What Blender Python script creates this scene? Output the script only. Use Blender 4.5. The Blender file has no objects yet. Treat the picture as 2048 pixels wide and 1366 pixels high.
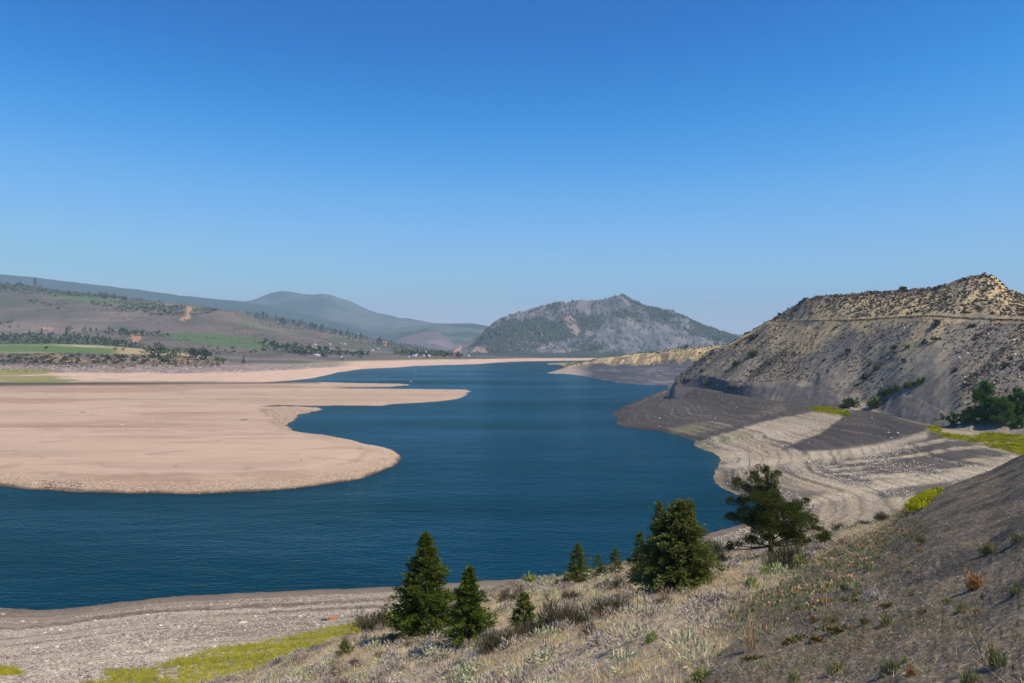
import bpy, math, random
import numpy as np
from mathutils import Vector, Matrix

# ------------------------------------------------------------------ camera, sky, sun
SC = bpy.context.scene
COL = SC.collection
F, HZ, H, CX = 1593.0, 681.0, 50.0, 1024.0        # 28 mm lens, eye 50 m above the water
cam_d = bpy.data.cameras.new("camera")
cam_d.lens = 28.0
cam_d.sensor_width = 36.0
cam_d.clip_start = 0.3
cam_d.clip_end = 80000
cam_d.shift_y = -2.0 / 2048
cam = bpy.data.objects.new("camera", cam_d)
COL.objects.link(cam)
cam.location = (0, 0, H)
cam.rotation_euler = (math.radians(90), 0, 0)
SC.camera = cam

SUN_EL, SUN_AZ = math.radians(55), math.radians(114)     # azimuth clockwise from the view direction
w = bpy.data.worlds.new("World")
SC.world = w
w.use_nodes = True
nt = w.node_tree
nt.nodes.clear()
sky = nt.nodes.new("ShaderNodeTexSky")
sky.sky_type = 'NISHITA'
sky.sun_disc = False
sky.sun_elevation = SUN_EL
sky.sun_rotation = SUN_AZ
sky.altitude = 2600
sky.air_density = 1.0
sky.dust_density = 0.6
sky.ozone_density = 6.0
bg = nt.nodes.new("ShaderNodeBackground")
bg.inputs['Strength'].default_value = 0.1
wo = nt.nodes.new("ShaderNodeOutputWorld")
# tone curve of the picture's sky: sky x 0.1 -> curve -> x 10
pre = nt.nodes.new('ShaderNodeVectorMath'); pre.operation = 'SCALE'; pre.inputs['Scale'].default_value = 0.1
nt.links.new(sky.outputs[0], pre.inputs[0])
crv = nt.nodes.new('ShaderNodeRGBCurve'); nt.links.new(pre.outputs[0], crv.inputs['Color'])
CURVES = (((0.0, 0.0), (0.078, 0.0), (0.093, 0.002), (0.117, 0.036), (0.152, 0.130), (0.212, 0.245), (0.29, 0.35), (0.41, 0.62), (0.54, 0.74), (1.0, 0.6)),
          ((0.0, 0.0), (0.149, 0.150), (0.178, 0.215), (0.222, 0.330), (0.282, 0.455), (0.374, 0.59), (0.479, 0.72), (0.597, 0.82), (1.0, 0.68)),
          ((0.0, 0.0), (0.317, 0.56), (0.365, 0.67), (0.438, 0.84), (0.522, 0.95), (0.62, 1.0), (0.694, 1.0), (0.716, 0.97), (1.0, 0.97)))
for ci_, pts_ in enumerate(CURVES):
    cv_ = crv.mapping.curves[ci_]
    while len(cv_.points) < len(pts_): cv_.points.new(0.5, 0.5)
    for q_, (a_, b_) in zip(cv_.points, pts_): q_.location = (a_, b_); q_.handle_type = 'AUTO_CLAMPED'
crv.mapping.update()
com = nt.nodes.new('ShaderNodeVectorMath'); com.operation = 'SCALE'; com.inputs['Scale'].default_value = 10.0
nt.links.new(crv.outputs[0], com.inputs[0])
# two faint wisps of cloud low over the valley
tc = nt.nodes.new('ShaderNodeTexCoord')
wmask = None
for (cx_, cz_, sx_, sz_, k_) in ((0.2545, 0.0526, 0.010, 0.0024, 0.85), (0.317, 0.0430, 0.016, 0.006, 0.30)):
    mp_ = nt.nodes.new('ShaderNodeMapping'); mp_.vector_type = 'POINT'
    mp_.inputs['Location'].default_value = (-cx_ / sx_ * 0.965, 0, -cz_ / sz_ * 0.965); mp_.inputs['Scale'].default_value = (1 / sx_, 0, 1 / sz_)
    nt.links.new(tc.outputs['Generated'], mp_.inputs[0])
    ln_ = nt.nodes.new('ShaderNodeVectorMath'); ln_.operation = 'LENGTH'; nt.links.new(mp_.outputs[0], ln_.inputs[0])
    nz_ = nt.nodes.new('ShaderNodeTexNoise'); nz_.inputs['Scale'].default_value = 1.3; nz_.inputs['Detail'].default_value = 4; nt.links.new(mp_.outputs[0], nz_.inputs['Vector'])
    ad_ = nt.nodes.new('ShaderNodeMath'); ad_.operation = 'MULTIPLY_ADD'; ad_.inputs[1].default_value = 1.6; nt.links.new(nz_.outputs['Fac'], ad_.inputs[0]); nt.links.new(ln_.outputs['Value'], ad_.inputs[2])
    mr_ = nt.nodes.new('ShaderNodeMapRange'); mr_.inputs[1].default_value = 1.9; mr_.inputs[2].default_value = 0.6; mr_.inputs[3].default_value = 0; mr_.inputs[4].default_value = k_
    nt.links.new(ad_.outputs[0], mr_.inputs[0])
    if wmask is None: wmask = mr_.outputs[0]
    else:
        s2_ = nt.nodes.new('ShaderNodeMath'); s2_.operation = 'ADD'; nt.links.new(wmask, s2_.inputs[0]); nt.links.new(mr_.outputs[0], s2_.inputs[1]); wmask = s2_.outputs[0]
mixw = nt.nodes.new('ShaderNodeMix'); mixw.data_type = 'RGBA'; mixw.inputs['B'].default_value = (9.0, 9.2, 9.8, 1)
nt.links.new(wmask, mixw.inputs['Factor']); nt.links.new(com.outputs[0], mixw.inputs['A']); nt.links.new(mixw.outputs['Result'], bg.inputs['Color'])
nt.links.new(bg.outputs[0], wo.inputs['Surface'])

sd = bpy.data.lights.new("sun", 'SUN')
sd.energy = 4.9
sd.angle = math.radians(0.53)
sd.color = (1.0, 0.92, 0.75)
sun = bpy.data.objects.new("sun", sd)
COL.objects.link(sun)
sdir = Vector((math.sin(SUN_AZ) * math.cos(SUN_EL), math.cos(SUN_AZ) * math.cos(SUN_EL), math.sin(SUN_EL)))
sun.rotation_euler = sdir.to_track_quat('Z', 'Y').to_euler()
sun.location = (300, 0, 400)

SC.view_settings.view_transform = 'Standard'
SC.view_settings.look = 'None'
SC.view_settings.gamma = 1
SC.view_settings.exposure = 0
SC.render.engine = 'CYCLES'
SC.cycles.use_denoising = True
SC.cycles.max_bounces = 4
SC.cycles.diffuse_bounces = 2
SC.cycles.glossy_bounces = 2
SC.cycles.transparent_max_bounces = 6
SC.cycles.volume_bounces = 0
SC.render.film_transparent = False

rng = np.random.default_rng(7)
random.seed(11)

# ------------------------------------------------------------------ helpers
def srgb(r, g, b, k=1.0):
    c = np.array([r, g, b], float) / 255.0
    return np.where(c <= 0.04045, c / 12.92, ((c + 0.055) / 1.055) ** 2.4) * k

def _hash(ix, iy, seed):
    h = (ix.astype(np.int64) * 374761393 + iy.astype(np.int64) * 668265263 + seed * 2246822519) & 0xFFFFFFFF
    h = ((h ^ (h >> 13)) * 1274126177) & 0xFFFFFFFF
    h = h ^ (h >> 16)
    return (h & 0xFFFFFF) / float(0xFFFFFF)

def vnoise(x, y, seed=0):
    x = np.asarray(x, float); y = np.asarray(y, float)
    ix = np.floor(x); iy = np.floor(y)
    fx = x - ix; fy = y - iy
    fx = fx * fx * (3 - 2 * fx); fy = fy * fy * (3 - 2 * fy)
    a = _hash(ix, iy, seed); b = _hash(ix + 1, iy, seed)
    c = _hash(ix, iy + 1, seed); d = _hash(ix + 1, iy + 1, seed)
    return (a + (b - a) * fx) * (1 - fy) + (c + (d - c) * fx) * fy

def fbm(x, y, o=4, seed=0, rough=0.5):
    s = 0; a = 1.0; t = 0
    for k in range(o):
        s = s + a * (vnoise(x, y, seed + k * 17) * 2 - 1)
        t += a; a *= rough
        x = x * 2.03 + 13.7; y = y * 2.03 - 7.1
    return s / t

def ridged(x, y, o=4, seed=0):
    s = 0; a = 1.0; t = 0
    for k in range(o):
        s = s + a * (1 - np.abs(vnoise(x, y, seed + k * 31) * 2 - 1) * 1.6)
        t += a; a *= 0.5
        x = x * 2.07 + 3.7; y = y * 2.07 - 9.1
    return s / t

def sstep(a, b, x):
    t = np.clip((x - a) / (b - a), 0, 1)
    return t * t * (3 - 2 * t)

def sdist(poly, x, y, closed=True):
    """signed distance to a polygon, positive inside"""
    P = np.asarray(poly, float)
    n = len(P)
    best = np.full(x.shape, 1e18); ins = np.zeros(x.shape, bool)
    for i in range(n if closed else n - 1):
        ax, ay = P[i]; bx, by = P[(i + 1) % n]
        dx, dy = bx - ax, by - ay
        L = dx * dx + dy * dy + 1e-12
        t = np.clip(((x - ax) * dx + (y - ay) * dy) / L, 0, 1)
        best = np.minimum(best, (x - ax - t * dx) ** 2 + (y - ay - t * dy) ** 2)
        if closed and ay != by:
            c = ((ay > y) != (by > y)) & (x < (bx - ax) * (y - ay) / (by - ay) + ax)
            ins ^= c
    d = np.sqrt(best)
    return np.where(ins, d, -d) if closed else d

def pix(px, py, z=0.0):
    """point of height z that the photograph shows at (px, py)"""
    d = (H - z) * F / (py - HZ)
    return ((px - CX) / F * d, d)

def world_poly(pts, z=0.0):
    return [pix(a, b, z) for a, b in pts]

def mesh_obj(name, verts, faces, mats=(), parent=None, smooth=False, fm=None, link=True):
    me = bpy.data.meshes.new(name)
    verts = np.asarray(verts, dtype=np.float32)
    me.vertices.add(len(verts)); me.vertices.foreach_set('co', verts.ravel())
    if isinstance(faces, np.ndarray):
        nf, k = faces.shape
        loops = faces.ravel(); starts = np.arange(nf) * k
    else:
        loops = np.array([i for f in faces for i in f]); lens = np.array([len(f) for f in faces])
        starts = np.concatenate([[0], np.cumsum(lens)[:-1]]); nf = len(faces)
    me.loops.add(len(loops)); me.loops.foreach_set('vertex_index', loops.astype(np.int32))
    me.polygons.add(nf); me.polygons.foreach_set('loop_start', starts.astype(np.int32))
    if fm is not None:
        me.polygons.foreach_set('material_index', np.asarray(fm, dtype=np.int32))
    if smooth:
        me.polygons.foreach_set('use_smooth', np.ones(nf, bool))
    for m in mats:
        me.materials.append(m)
    me.update(calc_edges=True)
    me.validate()
    o = bpy.data.objects.new(name, me)
    if link:
        COL.objects.link(o)
    if parent is not None:
        o.parent = parent
    return o

def tag(o, label=None, cat=None, group=None, kind=None):
    if label: o['label'] = label
    if cat: o['category'] = cat
    if group: o['group'] = group
    if kind: o['kind'] = kind
    return o

# ------------------------------------------------------------------ materials
def new_mat(name):
    m = bpy.data.materials.new(name)
    m.use_nodes = True
    n = m.node_tree.nodes
    for x in list(n): n.remove(x)
    out = n.new("ShaderNodeOutputMaterial")
    b = n.new("ShaderNodeBsdfPrincipled")
    m.node_tree.links.new(b.outputs[0], out.inputs['Surface'])
    return m, n, m.node_tree.links, b

def math_node(n, l, op, a, b=None, c=None):
    x = n.new("ShaderNodeMath"); x.operation = op
    for i, v in enumerate((a, b, c)):
        if v is None: continue
        if hasattr(v, 'is_output'): l.new(v, x.inputs[i])
        else: x.inputs[i].default_value = v
    return x.outputs[0]

def noise_node(n, l, vec, scale, detail=3, rough=0.55):
    t = n.new("ShaderNodeTexNoise"); t.inputs['Scale'].default_value = scale
    t.inputs['Detail'].default_value = detail; t.inputs['Roughness'].default_value = rough
    l.new(vec, t.inputs['Vector'])
    return t.outputs['Fac']

def ground_mat(name, fine=1.0, fine_amp=0.35, mid=0.1, mid_amp=0.2, bump=0.4, bump_dist=0.1, pebble=2.0, rings=0.0):
    """colour attribute 'Col' (rgb, a = how stony) broken up by world-space noise"""
    m, n, l, b = new_mat(name)
    b.inputs['Roughness'].default_value = 0.95
    b.inputs['Specular IOR Level'].default_value = 0.15
    at = n.new("ShaderNodeAttribute"); at.attribute_name = 'Col'
    ge = n.new("ShaderNodeNewGeometry"); pos = ge.outputs['Position']
    f1 = noise_node(n, l, pos, fine, 4, 0.65)
    f2 = noise_node(n, l, pos, mid, 3, 0.6)
    v = math_node(n, l, 'MULTIPLY_ADD', f1, fine_amp * 2, 1 - fine_amp)
    v2 = math_node(n, l, 'MULTIPLY_ADD', f2, mid_amp * 2, 1 - mid_amp)
    v = math_node(n, l, 'MULTIPLY', v, v2)
    # stones: random value per cell, stronger where alpha is high
    vo = n.new("ShaderNodeTexVoronoi"); vo.inputs['Scale'].default_value = pebble
    l.new(pos, vo.inputs['Vector'])
    sx = n.new("ShaderNodeSeparateColor"); l.new(vo.outputs['Color'], sx.inputs[0])
    pv = math_node(n, l, 'POWER', sx.outputs[0], 2.5)
    pv = math_node(n, l, 'MULTIPLY_ADD', pv, 1.5, -0.45)
    pv = math_node(n, l, 'MULTIPLY', pv, at.outputs['Alpha'])
    pv = math_node(n, l, 'ADD', pv, 1.0)
    v = math_node(n, l, 'MULTIPLY', v, pv)
    if rings:
        mp = n.new("ShaderNodeMapping"); mp.inputs['Scale'].default_value = (0.012, 0.012, rings)
        l.new(pos, mp.inputs['Vector'])
        r = noise_node(n, l, mp.outputs[0], 1.0, 4, 0.7)
        r = math_node(n, l, 'MULTIPLY_ADD', r, 0.9, 0.55)
        v = math_node(n, l, 'MULTIPLY', v, r)
    mx = n.new("ShaderNodeVectorMath"); mx.operation = 'SCALE'
    l.new(at.outputs['Color'], mx.inputs[0]); l.new(v, mx.inputs['Scale'])
    l.new(mx.outputs[0], b.inputs['Base Color'])
    bp = n.new("ShaderNodeBump"); bp.inputs['Strength'].default_value = bump
    bp.inputs['Distance'].default_value = bump_dist
    hsum = math_node(n, l, 'MULTIPLY_ADD', pv, 0.5, f1)
    l.new(hsum, bp.inputs['Height']); l.new(bp.outputs[0], b.inputs['Normal'])
    return m

def plain_mat(name, rgb, rough=0.8, var=0.25, scale=3.0, trans=0.0, spec=0.2, obj_var=0.0, mottled=None):
    m, n, l, b = new_mat(name)
    b.inputs['Roughness'].default_value = rough
    b.inputs['Specular IOR Level'].default_value = spec
    ge = n.new("ShaderNodeNewGeometry")
    f = noise_node(n, l, ge.outputs['Position'], scale, 3)
    v = math_node(n, l, 'MULTIPLY_ADD', f, var * 2, 1 - var)
    if obj_var:
        oi = n.new("ShaderNodeObjectInfo")
        r = math_node(n, l, 'MULTIPLY_ADD', oi.outputs['Random'], obj_var * 2, 1 - obj_var)
        v = math_node(n, l, 'MULTIPLY', v, r)
    if mottled is not None:
        mc = n.new("ShaderNodeMix"); mc.data_type = 'RGBA'
        mc.inputs['A'].default_value = (*rgb, 1); mc.inputs['B'].default_value = (*mottled, 1)
        rr = n.new("ShaderNodeMapRange"); rr.inputs[1].default_value = 0.42; rr.inputs[2].default_value = 0.6
        l.new(noise_node(n, l, ge.outputs['Position'], scale * 2.3, 2), rr.inputs[0])
        l.new(rr.outputs[0], mc.inputs['Factor'])
        src = mc.outputs['Result']
    else:
        c = n.new("ShaderNodeRGB"); c.outputs[0].default_value = (*rgb, 1); src = c.outputs[0]
    mx = n.new("ShaderNodeVectorMath"); mx.operation = 'SCALE'
    l.new(src, mx.inputs[0]); l.new(v, mx.inputs['Scale'])
    l.new(mx.outputs[0], b.inputs['Base Color'])
    if trans:
        tr = n.new("ShaderNodeBsdfTranslucent"); l.new(mx.outputs[0], tr.inputs['Color'])
        ms = n.new("ShaderNodeMixShader"); ms.inputs[0].default_value = trans
        out = [x for x in n if x.type == 'OUTPUT_MATERIAL'][0]
        l.new(b.outputs[0], ms.inputs[1]); l.new(tr.outputs[0], ms.inputs[2]); l.new(ms.outputs[0], out.inputs['Surface'])
    return m

# ------------------------------------------------------------------ terrain sheets
class Sheet:
    """a lofted terrain sheet: columns are bearings from the origin, rows run away from it"""
    def __init__(s, pxs, D, Z):
        s.px = np.asarray(pxs, float)
        s.D, s.Z = D, Z
        s.X = (s.px[None, :] - CX) / F * D
    @property
    def PX(s): return np.broadcast_to(s.px[None, :], s.D.shape)
    @property
    def PY(s): return HZ + (H - s.Z) * F / s.D
    def hit(s, px, py):
        j = int(np.argmin(np.abs(s.px - px)))
        P = s.PY[:, j]
        for i in range(1, len(P)):
            if P[i - 1] > py >= P[i]:
                t = (P[i - 1] - py) / max(P[i - 1] - P[i], 1e-9)
                d = s.D[i - 1, j] * (1 - t) + s.D[i, j] * t
                z = s.Z[i - 1, j] * (1 - t) + s.Z[i, j] * t
                return Vector(((px - CX) / F * d, d, z))
        i = int(np.argmin(P[1:])) + 1
        return Vector(((px - CX) / F * s.D[i, j], s.D[i, j], s.Z[i, j]))
    def zat(s, x, y):
        px = CX + F * x / y
        fj = np.clip(np.interp(px, s.px, np.arange(len(s.px))), 0, len(s.px) - 1.001)
        out = []
        for k in range(len(np.atleast_1d(x))):
            j = int(fj[k]); t = fj[k] - j
            a = np.interp(y[k], s.D[:, j], s.Z[:, j]); b = np.interp(y[k], s.D[:, j + 1], s.Z[:, j + 1])
            out.append(a * (1 - t) + b * t)
        return np.array(out)
    def sample(s, n, weight, r=None):
        """n random points over the sheet, density ~ weight per square metre"""
        r = r or rng
        W = (weight[:-1, :-1]) * (np.diff(s.D, axis=0)[:, :-1]) * (np.diff(s.X, axis=1)[:-1, :])
        W = np.clip(W, 0, None)
        c = np.cumsum(W.ravel()); c /= c[-1]
        k = np.searchsorted(c, r.random(n))
        i, j = np.unravel_index(np.minimum(k, W.size - 1), W.shape)
        u, v = r.random(n), r.random(n)
        def L(A): return (A[i, j] * (1 - u) * (1 - v) + A[i + 1, j] * u * (1 - v) + A[i, j + 1] * (1 - u) * v + A[i + 1, j + 1] * u * v)
        return np.stack([L(s.X), L(s.D), L(s.Z)], 1), i, j
    def build(s, name, col, alpha, mat):
        nr, nc = s.D.shape
        v = np.stack([s.X, s.D, s.Z], -1).reshape(-1, 3)
        idx = np.arange(nr * nc).reshape(nr, nc)
        f = np.stack([idx[:-1, :-1], idx[:-1, 1:], idx[1:, 1:], idx[1:, :-1]], -1).reshape(-1, 4)
        o = mesh_obj(name, v, f, [mat], smooth=True)
        ca = o.data.color_attributes.new('Col', 'FLOAT_COLOR', 'POINT')
        c4 = np.concatenate([np.clip(col, 0, 1).reshape(-1, 3), np.broadcast_to(np.asarray(alpha, float), s.D.shape).reshape(-1, 1)], 1)
        ca.data.foreach_set('color', c4.astype(np.float32).ravel())
        s.obj = o
        return o

def blur1(a, pxs, sig):
    q = np.arange(pxs[0] - 3 * sig, pxs[-1] + 3 * sig, 2.0)
    b = np.interp(q, pxs, a)
    k = np.exp(-0.5 * (np.arange(-3 * sig, 3 * sig + 1, 2.0) / sig) ** 2); k /= k.sum()
    r = np.convolve(np.pad(b, len(k) // 2, mode='edge'), k, mode='same')[len(k) // 2: len(k) // 2 + len(b)]
    return np.interp(pxs, q, r)

def loft(pxs, rows, nsub, smooth=2, sd_=22, sv=5):
    """rows: (kind, [(px, value, d), ...]) ; kind 'p' value = image row, 'z' value = height"""
    pxs = np.asarray(pxs, float)
    ds, zs = [], []
    for kind, pts in rows:
        a = np.array(pts, float)
        d = np.interp(pxs, a[:, 0], a[:, 2])
        v = np.interp(pxs, a[:, 0], a[:, 1])
        d = blur1(d, pxs, sd_); v = blur1(v, pxs, sv if kind == 'p' else sd_)
        z = v if kind == 'z' else H - (v - HZ) * d / F
        ds.append(d); zs.append(z)
    D = [ds[0][None]]; Z = [zs[0][None]]
    for k in range(1, len(rows)):
        n = nsub[k - 1]
        t = (np.arange(1, n + 1) / n)[:, None]
        D.append(ds[k - 1] * (1 - t) + ds[k] * t)
        Z.append(zs[k - 1] * (1 - t) + zs[k] * t)
    D = np.concatenate(D); Z = np.concatenate(Z)
    for k in range(1, len(D)):                       # keep rows running outward
        D[k] = np.maximum(D[k], D[k - 1] + 0.02)
    for _ in range(smooth):
        Z[1:-1] = (Z[:-2] + 2 * Z[1:-1] + Z[2:]) / 4
    return Sheet(pxs, D, Z)

def cols(a, b, step, lo=-700, hi=2750, coarse=12):
    """bearings: fine inside [a,b], coarse out to [lo,hi]"""
    return np.concatenate([np.arange(lo, a, coarse), np.arange(a, b, step), np.arange(b, hi, coarse)])

def mixc(a, b, m):
    m = np.asarray(m)[..., None]
    return a * (1 - m) + b * m
toe = [(1300, 800, 600), (1330, 789, 640), (1345, 775, 640), (1370, 773, 625), (1400, 775, 605), (1450, 786, 550), (1500, 797, 500), (1600, 808, 455), (1700, 824, 402), (1740, 822, 412), (1800, 838, 366), (1850, 848, 344), (1900, 860, 322), (2048, 876, 296), (2300, 900, 265), (2900, 900, 250)]
# ------------------------------------------------------------------ SHORE: near beach, cove and right-hand beach
LAND = [(-700, 1245), (-300, 1228), (0, 1215), (60, 1219), (120, 1219), (200, 1209), (300, 1197), (400, 1190), (500, 1185), (640, 1179), (780, 1173),
        (900, 1166), (1000, 1160), (1130, 1152), (1260, 1117), (1340, 1090), (1430, 1064), (1480, 1050), (1520, 1030), (1530, 1012), (1500, 998),
        (1470, 988), (1440, 974), (1426, 960), (1430, 940), (1436, 934), (1441, 920), (1437, 912), (1425, 905), (1405, 899), (1386, 890), (1392, 882), (1360, 873), (1325, 863), (1285, 860),
        (1250, 854), (1233, 848), (1232, 840), (1236, 834), (1224, 828), (1232, 820), (1262, 806), (1300, 790), (1345, 775), (1420, 768), (2100, 764), (3600, 764), (3600, 1500),
        (3600, 5200), (-900, 5200)]
lp = world_poly(LAND[:-2]) + [(250, 8), (-150, 8)]
lp = world_poly(LAND[:-4]) + [(1500, 700), (1500, -60), (-400, -60), (-400, 110)]
pxs = cols(-40, 2090, 2.5, -700, 2750, 14)
pys = np.concatenate([np.arange(2600, 1440, -40), np.arange(1440, 1050, -1.8), np.arange(1050, 820, -1.1), np.arange(820, 764, -1.6)])
D = np.broadcast_to((H * F / (pys - HZ))[:, None], (len(pys), len(pxs))).copy()
S = Sheet(pxs, D, np.zeros_like(D))
sdl = sdist(lp, S.X, S.D)
wob = fbm(S.X / 14, S.D / 14, 4, 3)
sdl2 = sdl + wob * 0.9 * sstep(0, 30, np.abs(sdl) + 8) + 0.7 * fbm(S.X / 3, S.D / 3, 3, 5)
zr = np.where(sdl2 > 0, 0.13 * sdl2, 0.30 * sdl2)
zr = np.where(zr > 13, 13 + (zr - 13) * 0.25, zr)
zr = np.clip(zr, -6, 18)
zr += 0.22 * fbm(S.X / 60, S.D / 60, 2, 9) * sstep(1, 6, zr)
# old strand lines: small benches
zr += np.where(zr > 0.3, 0.07 * np.sin(zr * 9 + 2.2 * fbm(S.X / 40, S.D / 40, 2, 4)), 0)
zr += 0.06 * fbm(S.X / 1.3, S.D / 1.3, 3, 21) * sstep(0, 1, zr)
# the beach climbs to the foot of the hill
tp_, td_ = [t[0] for t in toe], [t[2] for t in toe]
tz_ = [H - (t[1] - HZ) * t[2] / F for t in toe]
toe_d = blur1(np.interp(pxs, tp_, td_), pxs, 22); toe_z = blur1(np.interp(pxs, tp_, tz_), pxs, 22)
wt = np.exp(-(np.clip(toe_d[None] - S.D, 0, None) / 42.0) ** 2) * sstep(1325, 1400, S.PX)
zr = np.where(sdl2 > 0, zr * (1 - wt) + (toe_z[None] + 0.3) * wt * sstep(0, 30, sdl2) + zr * wt * (1 - sstep(0, 30, sdl2)), zr)
S.Z = zr
SHORE = S
X, Y, Z, PX, PY = S.X, S.D, S.Z, S.PX, S.PY
rings = fbm(X / 110, Z * 1.7 + Y / 300, 3, 41, 0.6)
rings2 = fbm(X / 130, Z * 4.2 + Y / 500, 4, 47, 0.75)
blot = fbm(X / 30, Y / 30, 4, 51)
tan = srgb(164, 146, 120); tan2 = srgb(184, 166, 140); shale = srgb(74, 68, 65); mud = srgb(98, 86, 74)
nearc = srgb(146, 130, 110); nearl = srgb(172, 156, 136)
c = np.broadcast_to(nearc, X.shape + (3,)).copy()
c = mixc(c, nearl, sstep(-0.2, 0.5, rings2 * 0.8 + blot * 0.3 + (PY - 1260) / 240))
c = mixc(c, srgb(118, 102, 86), sstep(1.2, 0.3, Z) * 0.8)
c = mixc(c, srgb(112, 98, 84), sstep(0.05, 0.35, fbm(X / 140, Z * 7.0, 3, 48, 0.7)) * 0.75)
alpha = sstep(-0.5, 0.4, blot * 0.6 + rings + (Z - 3) * 0.13) * 0.9
# right-hand side
Rm = sstep(1380, 1560, PX + (PY < 1000) * 900) * (PY < 1140)
gr = lambda poly, wdt, amp=14: sstep(-wdt, wdt, sdist(poly, PX, PY) + amp * 0.7 * fbm(X / 22, Y / 22, 4, 61, 0.6) + 3 * rings2)
rings3 = fbm(X / 170 + 0.3 * blot, Z * 1.5 + 0.5 * fbm(X / 50, Y / 50, 2, 62), 4, 63, 0.7)
right = mixc(np.broadcast_to(tan, c.shape), shale, sstep(0.0, 0.34, rings2 * 0.9 + rings * 0.3 + blot * 0.5))
right = mixc(right, tan2, sstep(0.05, 0.5, rings - 0.4 * blot) * 0.7)
sw = gr([(1440, 925), (1560, 925), (1700, 905), (1760, 915), (1740, 975), (1620, 1000), (1520, 1000), (1450, 975)], 10, 8)
right = mixc(right, shale * 1.2, sw * sstep(-0.02, 0.22, rings3) * 0.85)
right = mixc(right, shale * 1.1, gr([(1445, 960), (1560, 975), (1650, 985), (1600, 1004), (1500, 1004)], 6, 6) * 0.7)
dark1 = gr([(1180, 830), (1345, 760), (1800, 780), (1745, 808), (1660, 815), (1560, 838), (1470, 862), (1395, 884), (1325, 870), (1250, 874), (1200, 860)], 2.5, 6)
dark2 = gr([(1560, 896), (1640, 866), (1698, 824), (1760, 812), (2100, 850), (1860, 857), (1790, 882), (1700, 900), (1620, 904)], 2.5, 7)
dark3 = gr([(1650, 925), (1760, 905), (1858, 866), (1920, 880), (2020, 912), (1985, 935), (1905, 942), (1790, 958), (1690, 965), (1640, 950)], 4, 10)
dark4 = gr([(1751, 984), (1800, 976), (1866, 968), (1960, 955), (1900, 985), (1820, 993), (1760, 996)], 3, 6)
right = mixc(right, shale, np.clip(dark1, 0, 1) * 0.97)
right = mixc(right, shale * 0.92, dark2 * 0.97)
right = mixc(right, shale, dark3 * sstep(0.25, -0.05, fbm(X / 22, Y / 7 + X / 30, 4, 64, 0.65)) * 0.92)
right = mixc(right, shale * 1.15, dark4 * 0.85)
for ln_ in ([(1425, 938), (1480, 930), (1560, 922), (1650, 910), (1740, 897), (1850, 872)], [(1560, 1012), (1640, 1000), (1740, 978), (1850, 962), (1930, 948), (2000, 934)]):
    q_ = -sdist(ln_, PX, PY, False) * -1
    right = mixc(right, tan2, np.exp(-(q_ / (6.5 + 4 * blot)) ** 2) * 0.9)
darkall = np.clip(dark1 + dark2 + dark3, 0, 1)
right = mixc(right, srgb(128, 118, 104), darkall * sstep(0.22, 0.42, fbm(X / 200 + 0.2 * blot, Z * 6.0, 3, 66, 0.7)) * 0.5)
sp1 = gr([(1325, 864), (1400, 845), (1470, 838), (1560, 812), (1572, 818), (1480, 848), (1420, 862), (1360, 872)], 5, 8)
right = mixc(right, tan, sp1 * sstep(-0.1, 0.3, rings2) * 0.5)
edge = sstep(1.6, 0.25, Z)
right = mixc(right, srgb(58, 52, 48), edge * 0.75 * sstep(-0.4, 0.2, blot))
gl = gr([(1340, 862), (1380, 850), (1412, 848), (1400, 858), (1350, 868)], 4, 3) + gr([(1420, 880), (1470, 862), (1500, 862), (1480, 880), (1440, 892)], 4, 3)
right = mixc(right, srgb(120, 122, 78), np.clip(gl, 0, 1) * 0.45)
# sandy lower cove
cove = gr([(1600, 1070), (1640, 1005), (1760, 1005), (1830, 1010), (1830, 1060), (1700, 1100)], 8, 8)
right = mixc(right, srgb(160, 142, 118), cove * 0.8)
strand = np.sin(Z * 13.0 + 2.6 * fbm(X / 70, Y / 70, 3, 67)) + 0.7 * fbm(X / 25, Z * 9, 3, 68, 0.7)
right = mixc(right, srgb(104, 94, 82), sstep(0.45, 0.95, strand) * 0.6 * (1 - darkall) * sstep(0.8, 1.8, Z))
right = mixc(right, srgb(124, 114, 100), sstep(0.75, 1.15, strand) * 0.35 * darkall)
c = mixc(c, srgb(106, 92, 78), sstep(0.5, 1.0, np.sin(Z * 17.0 + 2.0 * fbm(X / 60, Y / 60, 3, 69)) + 0.6 * fbm(X / 20, Z * 9, 3, 70)) * 0.5 * sstep(0.6, 1.4, Z))
c = mixc(c, right, Rm)
al_r = sstep(-0.3, 0.4, right.mean(-1) * 3 - 0.55) * 0.5
alpha = alpha * (1 - Rm) + Rm * al_r
c = mixc(c, srgb(40, 42, 34), (Z < -0.15) * 1.0)
m_shore = ground_mat("beach_gravel", fine=2.2, fine_amp=0.22, mid=0.25, mid_amp=0.18, bump=0.5, bump_dist=0.12, pebble=2.4)
tag(S.build("beach", c, alpha, m_shore), kind='structure')

# ------------------------------------------------------------------ MUDFLAT
FLAT = [(-700, 955), (-300, 962), (-100, 968), (0, 972), (60, 979), (150, 984), (280, 987), (400, 988), (500, 984), (580, 978), (640, 971), (700, 962), (740, 952), (775, 938), (797, 926), (803, 918),
        (797, 908), (780, 899), (760, 894), (735, 890), (700, 880), (660, 871), (620, 867), (592, 862), (568, 851), (590, 840), (598, 829), (630, 823), (645, 819), (636, 815), (600, 813), (550, 813),
        (525, 812.5), (545, 811), (620, 812), (700, 811), (765, 812), (788, 808), (830, 806), (870, 804), (905, 800), (928, 794), (941, 783), (933, 779.5), (900, 779), (820, 778), (740, 777.5), (690, 777),
        (660, 775.5), (700, 775), (780, 774), (822, 770), (800, 767.5), (720, 766.5), (640, 764), (600, 764), (500, 765), (300, 765), (0, 765), (-700, 765)]
fp = world_poly(FLAT)
pxs = cols(-40, 960, 2.0, -700, 1010, 12)
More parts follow.
